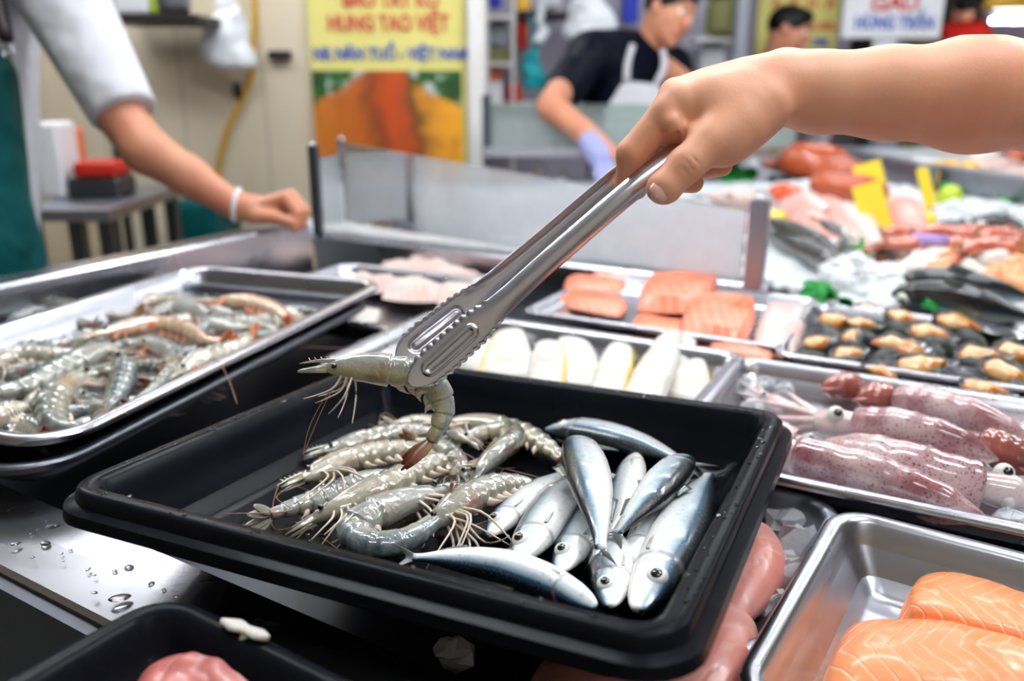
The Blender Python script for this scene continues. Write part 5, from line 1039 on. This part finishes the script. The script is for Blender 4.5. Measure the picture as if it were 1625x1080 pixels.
def vendor():
    e = empty('person', Q(-60, 500, 1.55), 'vendor in white short-sleeved shirt and dark teal apron, one hand resting on the steel rail', 'person')
    el = Q(232, 238, 1.53)
    arm = [('c', Q(150, 130, 1.54), el, .044, .041, 0), ('c', el, Q(300, 280, 1.55), .041, .0355, .015), ('c', Q(300, 280, 1.55), Q(370, 325, 1.57), .0355, .0255, .015), ('c', Q(370, 325, 1.57), Q(405, 332, 1.575), .0245, .027, .01), ('e', Q(425, 334, 1.58), (.040, .034, .020), .012)]
    fing = []
    for k, (x, y, Z0) in enumerate([(438, 322, 1.56), (446, 318, 1.585), (450, 318, 1.61), (446, 322, 1.635)]):
        a, b, c2, d2 = Q(x - 18, y + 2, Z0), Q(x + 14, y - 8, Z0 - .004), Q(x + 34, y + 16, Z0 - .006), Q(x + 28, y + 40, Z0 - .004)
        fing.append(('g', [('c', a, b, .0125, .0115, 0), ('c', b, c2, .0115, .0102, .003), ('c', c2, d2, .0102, .0088, .003)], .003))
    thumb = [('g', [('c', Q(405, 342, 1.555), Q(440, 346, 1.545), .0145, .0118, 0), ('c', Q(440, 346, 1.545), Q(464, 354, 1.55), .0115, .0098, .003)], .006)]
    hp, p = head(Q(-70, -245, 1.62), nrm(-FWD + RGT * .9 - UP * .5), UP, e, 'skin_tan')
    neck = [('c', p(0, -.02, -.05), Q(-75, -120, 1.64), .052, .058, .015), ('c', Q(-75, -120, 1.64), Q(75, -50, 1.57), .05, .048, .02), ('c', Q(75, -50, 1.57), Q(150, 130, 1.54), .048, .044, .02)]
    sdf_obj('body', arm + fing + thumb + [('g', hp + neck, 0)], .0035, 'skin_tan', e)
    shirt = [('c', Q(-75, -60, 1.66), Q(-85, 460, 1.66), .150, .160, 0), ('c', Q(-75, -95, 1.66), Q(75, -50, 1.57), .075, .080, .05), ('c', Q(75, -50, 1.57), Q(196, 178, 1.535), .085, .0595, .02), ('c', Q(-80, 460, 1.66), Q(-80, 900, 1.66), .165, .175, .05), ('c', Q(-75, -95, 1.66), Q(-230, -50, 1.7), .075, .080, .05), ('c', Q(-230, -50, 1.7), Q(-290, 180, 1.7), .08, .06, .02)]
    n_ = nrm(Q(196, 178, 1.535) - Q(75, -50, 1.57)); q0 = Q(196, 184, 1.535)
    o = sdf_obj('shirt', shirt, .006, 'cloth_white', e, clip=lambda G: ((G - q0) @ n_) * ((G - q0)[..., 0] > -.12) - 1e-4 * 0 - ((G - q0)[..., 0] <= -.12) * .05)
    ap = [('c', Q(-80, 130, 1.60), Q(-85, 420, 1.59), .118, .150, 0), ('c', Q(-85, 420, 1.59), Q(-85, 900, 1.60), .155, .165, .05)]
    sdf_obj('apron', ap, .006, 'teal_apron', e)
    MB().tube(spline([Q(10, 62, 1.485), Q(2, 20, 1.50), Q(-20, -80, 1.56)], 12), .012, 8).build('apron_strap', 'dark_wood', e)
    c = Q(13, 82, 1.478); mb = MB(); t = [c + (RGT * cos(a) + UP * sin(a)) * .0095 for a in np.linspace(0, 2 * pi, 20)]; mb.tube(t, .0028, 6).build('buckle_ring', 'steel', e)
    mb = MB(); ax_ = nrm(Q(405, 332, 1.575) - Q(370, 325, 1.57)); a1 = nrm(np.cross(ax_, FWD)); a2 = np.cross(ax_, a1); c = Q(376, 325, 1.571)
    t = [c + a1 * .0285 * cos(a) + a2 * .0285 * sin(a) for a in np.linspace(0, 2 * pi, 28)]; mb.tube(t, .0045, 6).build('bracelet', 'sign_white', e)
vendor()
def man():
    e = empty('person', Q(1000, 330, 3.2), 'man in navy t-shirt and white apron bending over work behind the green glass', 'person')
    hc = Q(1062, 22, 3.1); hp, p = head(hc, nrm(RGT * .55 - FWD * .62 - UP * .42), nrm(UP + RGT * .25), e, 'skin_tan', 1.0)
    nk = Q(1025, 92, 3.18)
    pr = [('g', hp + [('c', p(0, -.03, -.04), nk, .052, .06, .02)], 0), ('c', nk, Q(905, 120, 3.1), .06, .058, .02), ('c', Q(905, 120, 3.1), Q(890, 145, 2.96), .058, .055, .02), ('c', nk, Q(1085, 135, 3.25), .055, .05, .02), ('g', [('c', Q(905, 120, 3.1), Q(874, 168, 2.82), .055, .046, 0), ('c', Q(874, 168, 2.82), Q(925, 208, 2.74), .046, .038, .01), ('c', Q(925, 208, 2.74), Q(966, 240, 2.68), .038, .027, .01), ('e', Q(975, 246, 2.67), (.04, .03, .022), .01)], .0),
          ('g', [('c', Q(1085, 135, 3.25), Q(1100, 200, 3.15), .052, .045, 0), ('c', Q(1100, 200, 3.15), Q(1040, 238, 2.95), .045, .03, .01), ('e', Q(1030, 242, 2.92), (.04, .03, .022), .01)], 0)]
    sdf_obj('body', pr, .006, 'skin_tan', e)
    sh = [('c', Q(985, 120, 3.22), Q(1000, 300, 3.25), .155, .15, 0), ('c', Q(1010, 92, 3.2), Q(940, 92, 3.16), .09, .095, .06), ('c', Q(940, 92, 3.16), Q(893, 145, 2.97), .095, .070, .03), ('c', Q(1020, 100, 3.22), Q(1062, 108, 3.3), .08, .085, .05), ('c', Q(1062, 108, 3.3), Q(1082, 145, 3.26), .08, .066, .03), ('c', Q(1000, 300, 3.25), Q(1000, 420, 3.28), .15, .15, .05)]
    sdf_obj('tshirt', sh, .009, 'navy_cloth', e)
    N = 12; vs = []; 
    outline = [(990, 128), (1045, 134), (1060, 170), (1080, 300), (930, 300), (962, 172)]
    o = slab('apron', [Q(x, y, 3.045 - .01 * sin(i)) for i, (x, y) in enumerate(outline)], .02, 'apron_white', e, up=-FWD)
    for pts in ([(994, 128), (996, 100), (1004, 72)], [(1042, 134), (1054, 105), (1052, 80)]): MB().tube(spline([Q(x, y, 3.035 + .01 * k) for k, (x, y) in enumerate(pts)], 10), .012, 6).build('apron_strap', 'apron_white', e)
    g = [('c', Q(938, 225, 2.72), Q(955, 250, 2.68), .042, .042, 0)] + [('c', Q(955 + k * 7, 250, 2.67), Q(958 + k * 9, 285, 2.65), .015, .012, .01) for k in range(-1, 3)]
    sdf_obj('glove', g, .006, 'glove', e)
man()
def man2():
    e = empty('person', Q(1250, 200, 4.3), 'black-haired man seen from the neck up in front of the yellow sign', 'person')
    hp, p = head(Q(1252, 52, 4.2), nrm(RGT * .75 - FWD * .35 - UP * .35), UP, e, 'skin_tan', 1.02, voxel=.006)
    sdf_obj('body', [('g', hp + [('c', p(0, -.03, -.04), Q(1225, 118, 4.3), .055, .065, .02)], 0)], .007, 'skin_tan', e)
    sdf_obj('shirt', [('c', Q(1215, 150, 4.32), Q(1215, 300, 4.35), .13, .15, 0), ('c', Q(1190, 140, 4.35), Q(1250, 140, 4.3), .08, .08, .06)], .012, 'cloth_white', e)
man2()
def far_man():
    e = empty('person', Q(1530, 120, 6.5), 'person in a red top far off under the lamps', 'person')
    hp, p = head(Q(1530, 18, 6.5), FWD, UP, e, 'skin_tan', 1.0, voxel=.008); sdf_obj('body', [('g', hp + [('c', p(0, -.02, -.05), Q(1530, 42, 6.5), .05, .06, .02)], 0)], .009, 'skin_tan', e)
    sdf_obj('top', [('c', Q(1530, 70, 6.55), Q(1530, 200, 6.55), .16, .17, 0), ('c', Q(1505, 52, 6.5), Q(1555, 52, 6.5), .08, .08, .08)], .016, 'red_cloth', e)
far_man()

# ------------------------------------------------------------------ the stall behind
struct(panel('wall_rear', 752, -700, 1200, 330, 4.4, .08, 'grey_wall')); struct(panel('wall_far', 1190, -500, 1960, 300, 7.6, .08, 'mauve_wall'))
def stall():
    e = empty('stall_counter', W(1020, 240, 2.75), 'stall with pale green glass front and steel shelf behind the fogged glass', 'counter'); Y = 2.92
    panel('glass_front', 769, 165, 1278, 238, Y, .01, 'glass_green', parent=e)
    x0, x1 = W(769, 240, Y)[0], W(1290, 240, Y)[0]; zt = W(1000, 240, Y)[2]
    MB().box(((x0 + x1) / 2, Y + .05, zt), (x1 - x0, .14, .03)).build('front_shelf', 'steel', e, smooth=False)
    MB().box(((x0 + x1) / 2, Y + .1, zt - .17), (x1 - x0, .14, .03)).build('worktop', 'steel_worn', e, smooth=False)
    MB().box(((x0 + x1) / 2, Y + .14, (zt - .2) / 2), (x1 - x0, .03, zt - .2)).build('cabinet_front', 'steel_dark', e, smooth=False)
    for x in (772, 1276): a = W(x, 165, Y)[0]; MB().box((a, Y + .01, 1.12), (.03, .03, .24)).build('frame_post', 'steel_dark', e, smooth=False)
    for q in (x0 + .1, x1 - .1): MB().box((q, Y + .1, (zt - .18) / 2), (.05, .14, zt - .18)).build('leg', 'steel_dark', e, smooth=False)
    return zt - .155
sz = stall()
struct(panel('trim_pillar', 1184, -600, 1201, 300, 3.9, .07, 'grey_plastic'))
def box_at(x0, y0, x1, y1, Y, d, mat, name, label, cat, bev=.01):
    if Y >= 4.0 and cat == 'cabinet': y1 = 120 + 1350 * 1.33 / Y * 1.02 + 8
    return panel(name, x0, y0, x1, y1, Y, d, mat, label, cat, bev)
# shelf rack left of the man
def rack():
    e = empty('shelf_rack', W(800, 160, 3.9), 'white metal shelf rack beside the white post', 'rack')
    for x in (770, 812): MB_ = wrect(MB(), x, -200, x + 5, 300, 3.85, .03).build('upright', 'white_paint', e, smooth=False)
    for y in (24, 98, 163): wrect(MB(), 770, y, 850 if y > 150 else 817, y + 6, 3.86, .3).build('shelf', 'white_paint', e, smooth=False)
rack()
box_at(772, -6, 795, 12, 3.92, .1, 'blue_plastic', 'carton', 'blue carton on the top of the white rack', 'carton')
box_at(773, 35, 806, 72, 3.95, .12, 'grey_plastic', 'basket', 'grey basket on the middle shelf of the white rack', 'basket')
box_at(772, 78, 808, 98, 3.95, .1, 'olive', 'food_tub', 'brownish food tub on the middle shelf of the rack', 'tub')
box_at(765, 105, 798, 128, 3.93, .1, 'orange_plastic', 'cup', 'orange cup standing on the white container', 'cup', .02)
box_at(765, 129, 797, 163, 3.93, .12, 'sign_white', 'container', 'white container on the lowest rack shelf', 'container')
box_at(804, 134, 828, 163, 3.93, .1, 'red_plastic', 'tin', 'red tin next to the white container', 'tin')
box_at(820, 30, 843, 78, 4.1, .06, 'red_plastic', 'cloth', 'red-orange cloth hanging above the teal bag', 'cloth', .02)
box_at(820, 18, 905, 30, 4.05, .2, 'dark_wood', 'wall_shelf', 'dark shelf behind the red-orange cloth', 'shelf')
box_at(820, -10, 841, 17, 4.1, .1, 'corn', 'carton', 'yellow carton on the dark shelf behind the rack', 'carton')
box_at(846, -14, 892, 16, 4.1, .1, 'cloth_white', 'carton', 'white packets on the dark shelf behind the rack', 'carton', .03)
box_at(990, -30, 1014, 36, 4.2, .1, 'blue_plastic', 'crate', 'blue crate behind the man in the navy shirt', 'crate')
hanging_bag(826, 74, 866, 141, 3.95, 'round teal bag hanging beside the rack', 'teal_bag', seed=8)
c = W(1147, 58, 4.1); N = 8; o = MB().loft([c + V(0, 0, t * .16) for t in np.linspace(0, 1, N)], np.tile(V(1, 0, 0), (N, 1)), np.tile(V(0, 1, 0), (N, 1)), np.interp(np.linspace(0, 1, N), [0, .1, .8, 1], [.07, .085, .085, .07]), np.interp(np.linspace(0, 1, N), [0, .1, .8, 1], [.07, .085, .085, .07]), 24).build('jar', 'olive'); localise(o, c); MB().box(c + V(0, 0, .172), (.15, .15, .02)).build('lid', 'dark_wood', o, smooth=False); tag(o, 'big olive-green jar on a shelf right of the man in the navy shirt', 'jar')
box_at(1105, 60, 1183, 66, 4.05, .25, 'white_paint', 'wall_shelf', 'white shelf carrying the olive jar', 'shelf')
box_at(1112, 68, 1150, 150, 4.15, .05, 'cloth_white', 'cloth', 'white cloth hanging under the olive jar', 'cloth', .02)
box_at(1155, 68, 1180, 140, 4.18, .05, 'apron_white', 'cloth', 'grey-white cloth hanging beside the pillar', 'cloth', .02)
# things on the rear worktop
for i, (x, y, r, h, mt, lb) in enumerate([(860, 285, .028, .11, 'water', 'clear bottle on the rear worktop'), (893, 285, .022, .08, 'bag_white', 'white jar on the rear worktop'), (835, 285, .03, .07, 'steel', 'steel bowl on the rear worktop')]):
    c = W(x, 280, 3.0); c[2] = sz; N = 7; k = np.interp(np.linspace(0, 1, N), [0, .08, .7, .85, 1], [.9, 1, 1, .5, .4]) * r
    o = MB().loft([c + V(0, 0, t * h) for t in np.linspace(0, 1, N)], np.tile(V(1, 0, 0), (N, 1)), np.tile(V(0, 1, 0), (N, 1)), k, k, 18).build(('bottle', 'jar', 'bowl')[i], mt); localise(o, c); tag(o, lb, ('bottle', 'jar', 'bowl')[i])
a_ = W(910, 275, 3.02); a_[2] = sz + .02; o = MB().box(a_, (.30, .1, .04)).build('blue_tray', 'blue_plastic', smooth=False); mod_bevel(o, .01); localise(o, a_); tag(o, 'blue tray lying on the rear worktop', 'tray')

# signs
def sign(name, x0, y0, x1, y1, Y, mat, lines, label, stem=False):
    e = empty(name, W((x0 + x1) / 2, (y0 + y1) / 2, Y), label, 'sign'); panel('board', x0, y0, x1, y1, Y, .02, mat, parent=e)
    for txt, x, y, size, width, mt in lines: text_obj('lettering', txt, W(x, y, Y - .003), V(1, 0, 0), V(0, 0, 1), size, mt, e, .003, width=width)
    if stem: wrect(MB(), 1384, y1 - 2, 1420, 130, Y + .02, .02).build('stem', mat, e, smooth=False)
sign('shop_sign', 1342, -70, 1500, 60, 4.6, 'sign_white', [('GÀU', 1420, 6, .10, .24, 'text_red'), ('HŨNG TRẦN', 1420, 37, .085, .40, 'text_blue')], 'white sign on a stem with red and blue lettering', True)
sign('menu_sign', 1206, -120, 1336, 90, 4.9, 'banner_yellow', [('A . X . H . H', 1275, 6, .07, .34, 'text_red'), ('22.22.', 1300, 42, .05, .2, 'text_red'), ('70K', 1302, 68, .06, .1, 'text_blue')], 'pale yellow menu sign behind the black-haired man')
box_at(1500, -60, 1566, 40, 7.3, .1, 'dark_wood', 'stall_board', 'dark board behind the person in red', 'board')
box_at(1335, 60, 1385, 110, 5.0, .1, 'dark_wood', 'tall_cabinet', 'dark cabinet under the white sign, left of its stem', 'cabinet')
box_at(1422, 62, 1480, 100, 5.2, .1, 'olive', 'tall_cabinet', 'olive cabinet under the white sign, right of its stem', 'cabinet')
c = Q(1600, 2, 5.4); o = MB().loft([c - UP * .05, c + UP * .02, c + UP * .08], np.tile(V(1, 0, 0), (3, 1)), np.tile(V(0, 1, 0), (3, 1)), [.16, .12, .03], [.16, .12, .03], 24).build('lamp_shade_hood', 'corn'); localise(o, c); o.name = 'pendant_hood'; tag(o, 'yellow round hood hanging at the top right', 'lamp')
box_at(1280, 150, 1312, 300, 4.0, .1, 'mauve_wall', 'cabinet', 'mauve-grey cabinet under the outstretched arm', 'cabinet'); box_at(1372, 160, 1408, 330, 4.1, .1, 'grey_plastic', 'cabinet', 'grey cabinet right of the black bag under the arm', 'cabinet')
hanging_bag(1312, 185, 1356, 262, 3.8, 'black bag standing out between the cabinets under the arm', 'dark_wood', seed=11)

# ------------------------------------------------------------------ the ice display on the right
def ice_mat():
    m = M('crushed_ice'); n1 = m.noise(60, detail=5); m.p(Base_Color=m.mix((.60, .64, .68), (.78, .79, .81), n1), Roughness=.35, Subsurface_Weight=.2, Subsurface_Radius=(.02, .02, .02), Coat_Weight=.3); m.bump(m.vor(90), .6, .006); MAT['crushed_ice'] = m.m
ice_mat()
ZI = .955
def ih(x, y): return ZI + .012 * noise.noise(Vector((x * 6, y * 6, 0))) + .008 * noise.noise(Vector((x * 18, y * 18, 3))) + max(0, y - 2.4) * .03
def bed():
    n3_ = V(-d3[1], d3[0], 0); far = P(1290, 472, ZI); dx = GX; ny = GY; vs = []; ok = {}; fs = []; st_ = .035
    for i in range(110):
        for j in range(75):
            x, y = -.5 + i * st_, 1.2 + j * st_
            if (V(x, y, 0) - [G0[0], G0[1], 0]) @ n3_ < .08 and (V(x, y, 0) - [G1[0], G1[1], 0]) @ d3 < .05: continue
            if (V(x, y, 0) - [far[0], far[1], 0]) @ ny < .0: continue
            if x < 1.08 and y > 2.80: continue
            ok[(i, j)] = len(vs); vs.append((x, y, ih(x, y)))
    for (i, j) in list(ok):
        q = [(i, j), (i + 1, j), (i + 1, j + 1), (i, j + 1)]
        if all(k in ok for k in q): fs.append(tuple(ok[k] for k in q))
    o = MB().add(vs, fs).build('crushed_ice', 'crushed_ice'); o.modifiers.new('s', 'SOLIDIFY').thickness = .03; o['kind'] = 'stuff'; tag(o, 'wide bed of crushed ice under the fish display', 'ice')
    e = empty('display_stand', (1.6, 2.3, 0), 'long steel stand carrying the ice bed', 'counter')
    c = [V(v[0], v[1], ZI - .06) for v in (G1 + d3 * .08 + n3_ * .07, far + dx * 2.4, V(3.2, 3.7, 0), V(1.10, 3.7, 0), V(1.10, 2.80, 0), V(-.2, 2.80, 0), G0 + n3_ * .12 + d3 * .3)]
    slab('top', c, .03, 'steel_dark', e, smooth=False); cc = [p * [1, 1, 0] + V(0, 0, ZI - .09) for p in c]; cen = sum(cc) / 7; slab('base', [cen + (p - cen) * .93 for p in cc], ZI - .1, 'steel_dark', e, smooth=False)
bed()
def IP(px, py, lift=0.):
    p = P(px, py, ZI + lift)
    for _ in range(3): p = P(px, py, ih(p[0], p[1]) + lift)
    return p
def leaf(px, py, s, yaw, label, seed=0, tilt=.6):
    c = IP(px, py, .012); X, Y, Z = axes(yaw, tilt); vs = [c]; n = 30
    for k in range(n): a = 2 * pi * k / n; r = s * (.55 + .45 * abs(cos(a * 2.5 + seed)) ** 1.2); vs.append(c + X * cos(a) * r + Y * sin(a) * r * .8 + Z * s * (.12 * sin(a * 5) - .1))
    o = MB().add(vs, [(0, k + 1, (k + 1) % n + 1) for k in range(n)]).build('leaf', 'leaf_green', smooth=False); o.modifiers.new('s', 'SOLIDIFY').thickness = .002; localise(o, c); return tag(o, label, 'leaf', 'green garnish leaves on the ice')
for i, a in enumerate([(1170, 272, .09, .3, 'large bright green leaf just beyond the thumb'), (1325, 302, .05, 1., 'green leaf beneath the red octopus pieces'), (1352, 385, .045, 2, 'green leaf tuft behind the big white ice lump, left one'), (1382, 395, .05, .5, 'green leaf tuft behind the big white ice lump, right one'), (1300, 458, .035, 0, 'green leaf at the left foot of the white ice lump'), (1330, 470, .035, 2, 'green leaf at the front foot of the white ice lump'),
    (1410, 300, .06, 1, 'dark green leaf right of the standing yellow card'), (1525, 300, .07, .4, 'green leaf beside the lime wedge'), (1600, 298, .05, 2., 'green leaf on the far ice at the picture edge, upper one'), (1606, 322, .06, 1., 'green leaf on the far ice at the picture edge, lower one'), (1412, 365, .045, 0, 'green leaf beside the fallen yellow card'), (1484, 482, .02, 0, 'small green leaf on the dark fish'), (1440, 275, .05, 2., 'dark leaf behind the yellow corn pieces'), (1260, 262, .03, 1., 'thin green leaf between the arm and the octopus')]):
    leaf(*a[:4], a[4], seed=i)
def card(px, py, w, h, yaw, lean, label, roll=0):
    c = IP(px, py, .0); X, Y, Z = axes(yaw, lean, roll); c = c + Z * h / 2
    o = MB().box(c, (w, .004, h), (X, Y, Z)).build('price_card', 'card_yellow', smooth=False); localise(o, c); return tag(o, label, 'card')
card(1392, 322, .075, .12, -.3, -.25, 'yellow card standing upright behind the other cards', roll=-.35); card(1400, 386, .060, .135, -.3, -.3, 'long yellow card leaning over the pink fish', roll=-.35); card(1480, 338, .028, .12, -.5, -.1, 'narrow yellow card beside the round lemon', roll=-.35)
def blob(px, py, r, mat, name, label, cat, group=None, sq=(1, 1, 1), yaw=0, lift=.0, bump_=.12, seed=0):
    R = V(*[r * k for k in sq]); c = IP(px, py, R[2] * .6 + lift); mb = MB(); mb.ball(c, R, 20, 12, axes(yaw)); mb.v = [tuple(np.array(v) + nrm(np.array(v) - c) * noise.noise(Vector(v) * (1.2 / r) + Vector((seed, 0, 0))) * r * bump_ * 2) for v in mb.v]
    o = mb.build(name, mat); localise(o, c); return tag(o, label, cat, group)
blob(1464, 352, .030, 'lemon', 'lemon', 'round yellow lemon on the ice', 'lemon', bump_=.02); blob(1506, 318, .035, 'lime', 'lime', 'yellow-green lime wedge in front of a leaf', 'lime', sq=(1, .7, 1.2), bump_=.05); blob(1228, 350, .03, 'lemon', 'lemon', 'yellow lemon piece right behind the wide glass post', 'lemon', sq=(1.1, .7, .8))
for i, (x, y, r, sq, lb) in enumerate([(1290, 262, .10, (1.2, .8, .7), 'largest orange-brown octopus head at the back of the ice'), (1330, 275, .08, (1.2, .7, .6), 'octopus head right of the largest one'), (1346, 300, .085, (1.3, .6, .6), 'long reddish octopus piece in front of the others'), (1252, 262, .07, (1.4, .7, .35), 'flat reddish octopus piece left of the largest head')]):
    blob(x, y, r, 'octopus', 'octopus', lb, 'octopus', 'octopus heads', sq, yaw=-.5, seed=i)
for i, (x, y, r, mt, sq, nm, lb, ct) in enumerate([(1488, 283, .07, 'corn', (1.0, .8, .8), 'yellow_pepper', 'yellow pepper left of the yellow row', 'pepper'), (1512, 280, .06, 'corn', (1., .8, .8), 'yellow_pepper', 'yellow pepper in the middle of the yellow row', 'pepper'), (1532, 282, .06, 'corn', (1., .8, .8), 'yellow_pepper', 'yellow pepper at the right of the yellow row', 'pepper'), (1440, 278, .045, 'orange_plastic', (1, .8, .8), 'orange_slice', 'orange slice at the left of the yellow peppers', 'orange'),
      (1458, 262, .06, 'shell_white', (1.3, .8, .5), 'scallop_shell', 'white scallop shell at the back of the ice', 'shell'), (1575, 262, .08, 'pink_fillet', (1.3, .8, .4), 'squid_piece', 'pale pinkish squid piece far right at the back', 'squid'), (1610, 285, .08, 'pink_fillet', (1.2, .8, .4), 'squid_piece', 'pale squid piece at the right edge of the picture', 'squid'), (1560, 290, .06, 'pink_fillet', (1.2, .8, .4), 'squid_piece', 'pale squid piece in front of the far ones', 'squid'), (1612, 250, .04, 'octopus', (1, 1, 1), 'snail', 'brown sea snail at the top right of the ice', 'snail'), (1595, 252, .03, 'dark_wood', (1, 1, 1), 'snail', 'dark sea snail left of the brown one', 'snail')]):
    blob(x, y, r, mt, nm, lb, ct, None, sq, seed=i + 20)
# pink and red fish pieces
def pf(pts, a, b, label, mat='pink_fish', cat='fish', roll=20, nm='pink_fish', s=1, **k):
    return fish([IP(x, y, b * .7) for x, y in pts], a, b, label, None, s=s, roll=roll, mat=mat, name=nm, cat=cat, **k)
for i, (p_, a, b, lb) in enumerate([([(1225, 300), (1275, 325), (1330, 360)], .05, .03, 'pale pink fish lying toward the wide post'), ([(1235, 330), (1280, 350), (1330, 380)], .045, .03, 'pink fish in front of the pale one'), ([(1320, 330), (1360, 365), (1395, 400)], .05, .035, 'red-backed fish below the long yellow card'), ([(1420, 320), (1440, 345), (1462, 375)], .045, .03, 'pink fish right of the long yellow card'), ([(1215, 320), (1180, 318), (1120, 312)], .05, .03, 'pale fish seen through the fogged glass'), ([(1300, 320), (1325, 340), (1350, 352)], .04, .03, 'reddish fish between the octopus and the yellow cards')]):
    pf(p_, a, b, lb, eyes=i in (0, 3), mat='pink_fish' if i % 2 else 'pink_fillet')
blob(1248, 305, .045, 'roe', 'fish_roe', 'bright orange roe sack on the pale pink fish', 'roe', sq=(1.2, .6, .5), yaw=-.8, lift=.02); blob(1318, 345, .04, 'red_plastic', 'tuna_piece', 'dark red tuna piece near the yellow cards', 'fish', sq=(1.2, .6, .5), lift=.02)
# whole silver fish behind the post
for i, (p_, a, lb, mt) in enumerate([([(1345, 432), (1300, 412), (1255, 390), (1215, 372)], .036, 'big silver fish lying nearest the mussels, head by the white ice', 'big_fish'), ([(1340, 408), (1290, 385), (1245, 368), (1210, 352)], .036, 'big silver fish in the middle of three behind the post', 'big_fish'), ([(1345, 385), (1310, 368), (1270, 356), (1235, 345)], .034, 'blue-backed fish topmost of three behind the post', 'sardine')]):
    pf(p_, a, a * .7, lb, mat=mt, nm='silver_fish', roll=50, s=1)
for i, (p_, a, lb) in enumerate([([(1418, 452), (1480, 452), (1545, 458), (1640, 475)], .034, 'long dark fish farthest back behind the mussels'), ([(1415, 470), (1480, 474), (1550, 484), (1640, 505)], .034, 'long dark fish nearest the mussels'), ([(1480, 362), (1520, 368), (1570, 375)], .03, 'grey fish half under snowy ice beside the lemon'), ([(1540, 352), (1590, 362), (1640, 372)], .035, 'grey-brown fish at the right edge below the ice ridge')]):
    pf(p_, a, a * .7, lb, mat='sardine_dark' if i < 2 else 'big_fish', nm='dark_fish', roll=62, s=-1)
# snowy lumps
for i, (x, y, r, sq, lb) in enumerate([(1372, 452, .060, (1.2, .9, .7), 'big white ice lump beside the mussels'), (1408, 480, .045, (1.2, .8, .5), 'white ice lump between the dark fish and the mussels'), (1345, 440, .04, (1, .8, .7), 'white ice lump by the heads of the silver fish'), (1420, 310, .06, (1.2, .8, .6), 'snowy ice lump behind the lemon'), (1545, 345, .09, (1.6, .9, .45), 'wide snowy ice ridge right of the lemon'), (1600, 350, .08, (1.4, .9, .4), 'snowy ice ridge at the right edge'), (1500, 335, .06, (1.3, .8, .5), 'snowy ice lump below the lime'), (1260, 300, .08, (1.5, .9, .3), 'ice mound below the flat octopus piece'), (1300, 305, .05, (1.2, .8, .5), 'ice mound left of the small green leaf'), (1190, 250, .06, (.8, .8, 1.2), 'white ice heap behind the wrist'), (1618, 508, .028, (1.4, .9, .5), 'white oval shell at the right edge above the mussels')]):
    c = IP(x, y, 0); mb = MB(); mb.ball(c, V(*sq) * r, 22, 14, axes(-.4 + i)); mb.v = [tuple(np.array(v) + nrm(np.array(v) - c) * (noise.noise(Vector(v) * 22) * r * .5 + noise.noise(Vector(v) * 60) * r * .2)) for v in mb.v]
    o = mb.build('ice_lump' if i < 10 else 'oval_shell', 'crushed_ice' if i < 10 else 'shell_white', smooth=i == 10); localise(o, c); tag(o, lb, 'ice' if i < 10 else 'shell')
# orange prawns, crab claws and peeled prawns
g = random.Random(5)
PR = [(1440, 372, 'prawn lying left of the mauve strip'), (1490, 372, 'reddish prawn behind the mauve strip'), (1540, 372, 'red prawn in the middle of the orange heap'), (1580, 376, 'red prawn at the right of the orange heap'), (1520, 392, 'glossy orange prawn at the front of the heap'), (1560, 396, 'orange prawn under the red ones'), (1605, 392, 'orange prawn touching the right picture edge'), (1455, 392, 'orange prawn in front of the mauve strip'), (1425, 392, 'orange prawn nearest the long yellow card')]
for i, (x, y, lb) in enumerate(PR):
    l = .06; yw = g.uniform(-.9, .6); c = IP(x, y, .03 + .012 * (i % 2)); d = V(cos(yw), sin(yw), 0); n_ = V(-d[1], d[0], 0)
    shrimp([c - d * l, c - d * l * .3 + n_ * .012, c + d * l * .4 + n_ * .01, c + d * l - n_ * .015], .019, lb, 'orange prawns on the ice', s=1, roll=40, mat='prawn_red', legs=4, seed=200 + i, ant=0, swim=3, fan='tail_orange', leg_mat='shrimp_leg_orange', cat='prawn') if 'prawn_red' in MAT or shrimp_mat('prawn_red', (.95, .50, .32), (.82, .30, .16), (.95, .66, .5), (.8, .2, .08), .8) is None else None
for i, (x, y) in enumerate([(1475, 408), (1510, 415), (1545, 412), (1580, 418), (1615, 420), (1500, 432), (1540, 435), (1580, 438), (1615, 445), (1460, 425)]):
    blob(x, y, .032, 'orange_meat' if i % 3 else 'white_fillet', 'peeled_prawn', ['peach piece at the left of the peeled row', 'peach piece right of the leftmost one, back row', 'peach piece in the middle of the back row', 'pale piece fourth in the back row', 'peach piece ending the back row', 'peach piece at the left of the front row', 'pale piece in the middle of the front row', 'peach piece third in the front row', 'peach piece ending the front row', 'pale piece nearest the white ice'][i] + ' behind the dark fish', 'prawn', 'peeled prawns behind the dark fish', (1.3, .8, .6), yaw=i, lift=.008, bump_=.25, seed=i)
o = MB().tube([IP(1450, 382, .045), IP(1475, 384, .05), IP(1500, 386, .045)], .016, 10).build('squid_strip', 'purple'); localise(o, IP(1475, 384, .05)); tag(o, 'mauve squid strip lying on the orange prawns', 'squid')
# steel edges dividing the ice
def edge(pts, label, h=.05, w=.03):
    a, b = [IP(x, y, 0) for x, y in pts]; d = nrm(b - a); n_ = nrm(np.cross(d, V(0, 0, 1))); mb = MB().box((a + b) / 2 + V(0, 0, h / 2), (np.linalg.norm(b - a), w, h), (d, n_, np.cross(n_, d))); o = mb.build('steel_divider', 'steel_worn', smooth=False); mod_bevel(o, .006); localise(o, (a + b) / 2); tag(o, label, 'divider')
edge([(1335, 262), (1470, 298)], 'steel divider running down behind the standing yellow card', .07, .06); edge([(1480, 296), (1640, 322)], 'steel divider crossing the ice at the right edge', .07, .06)
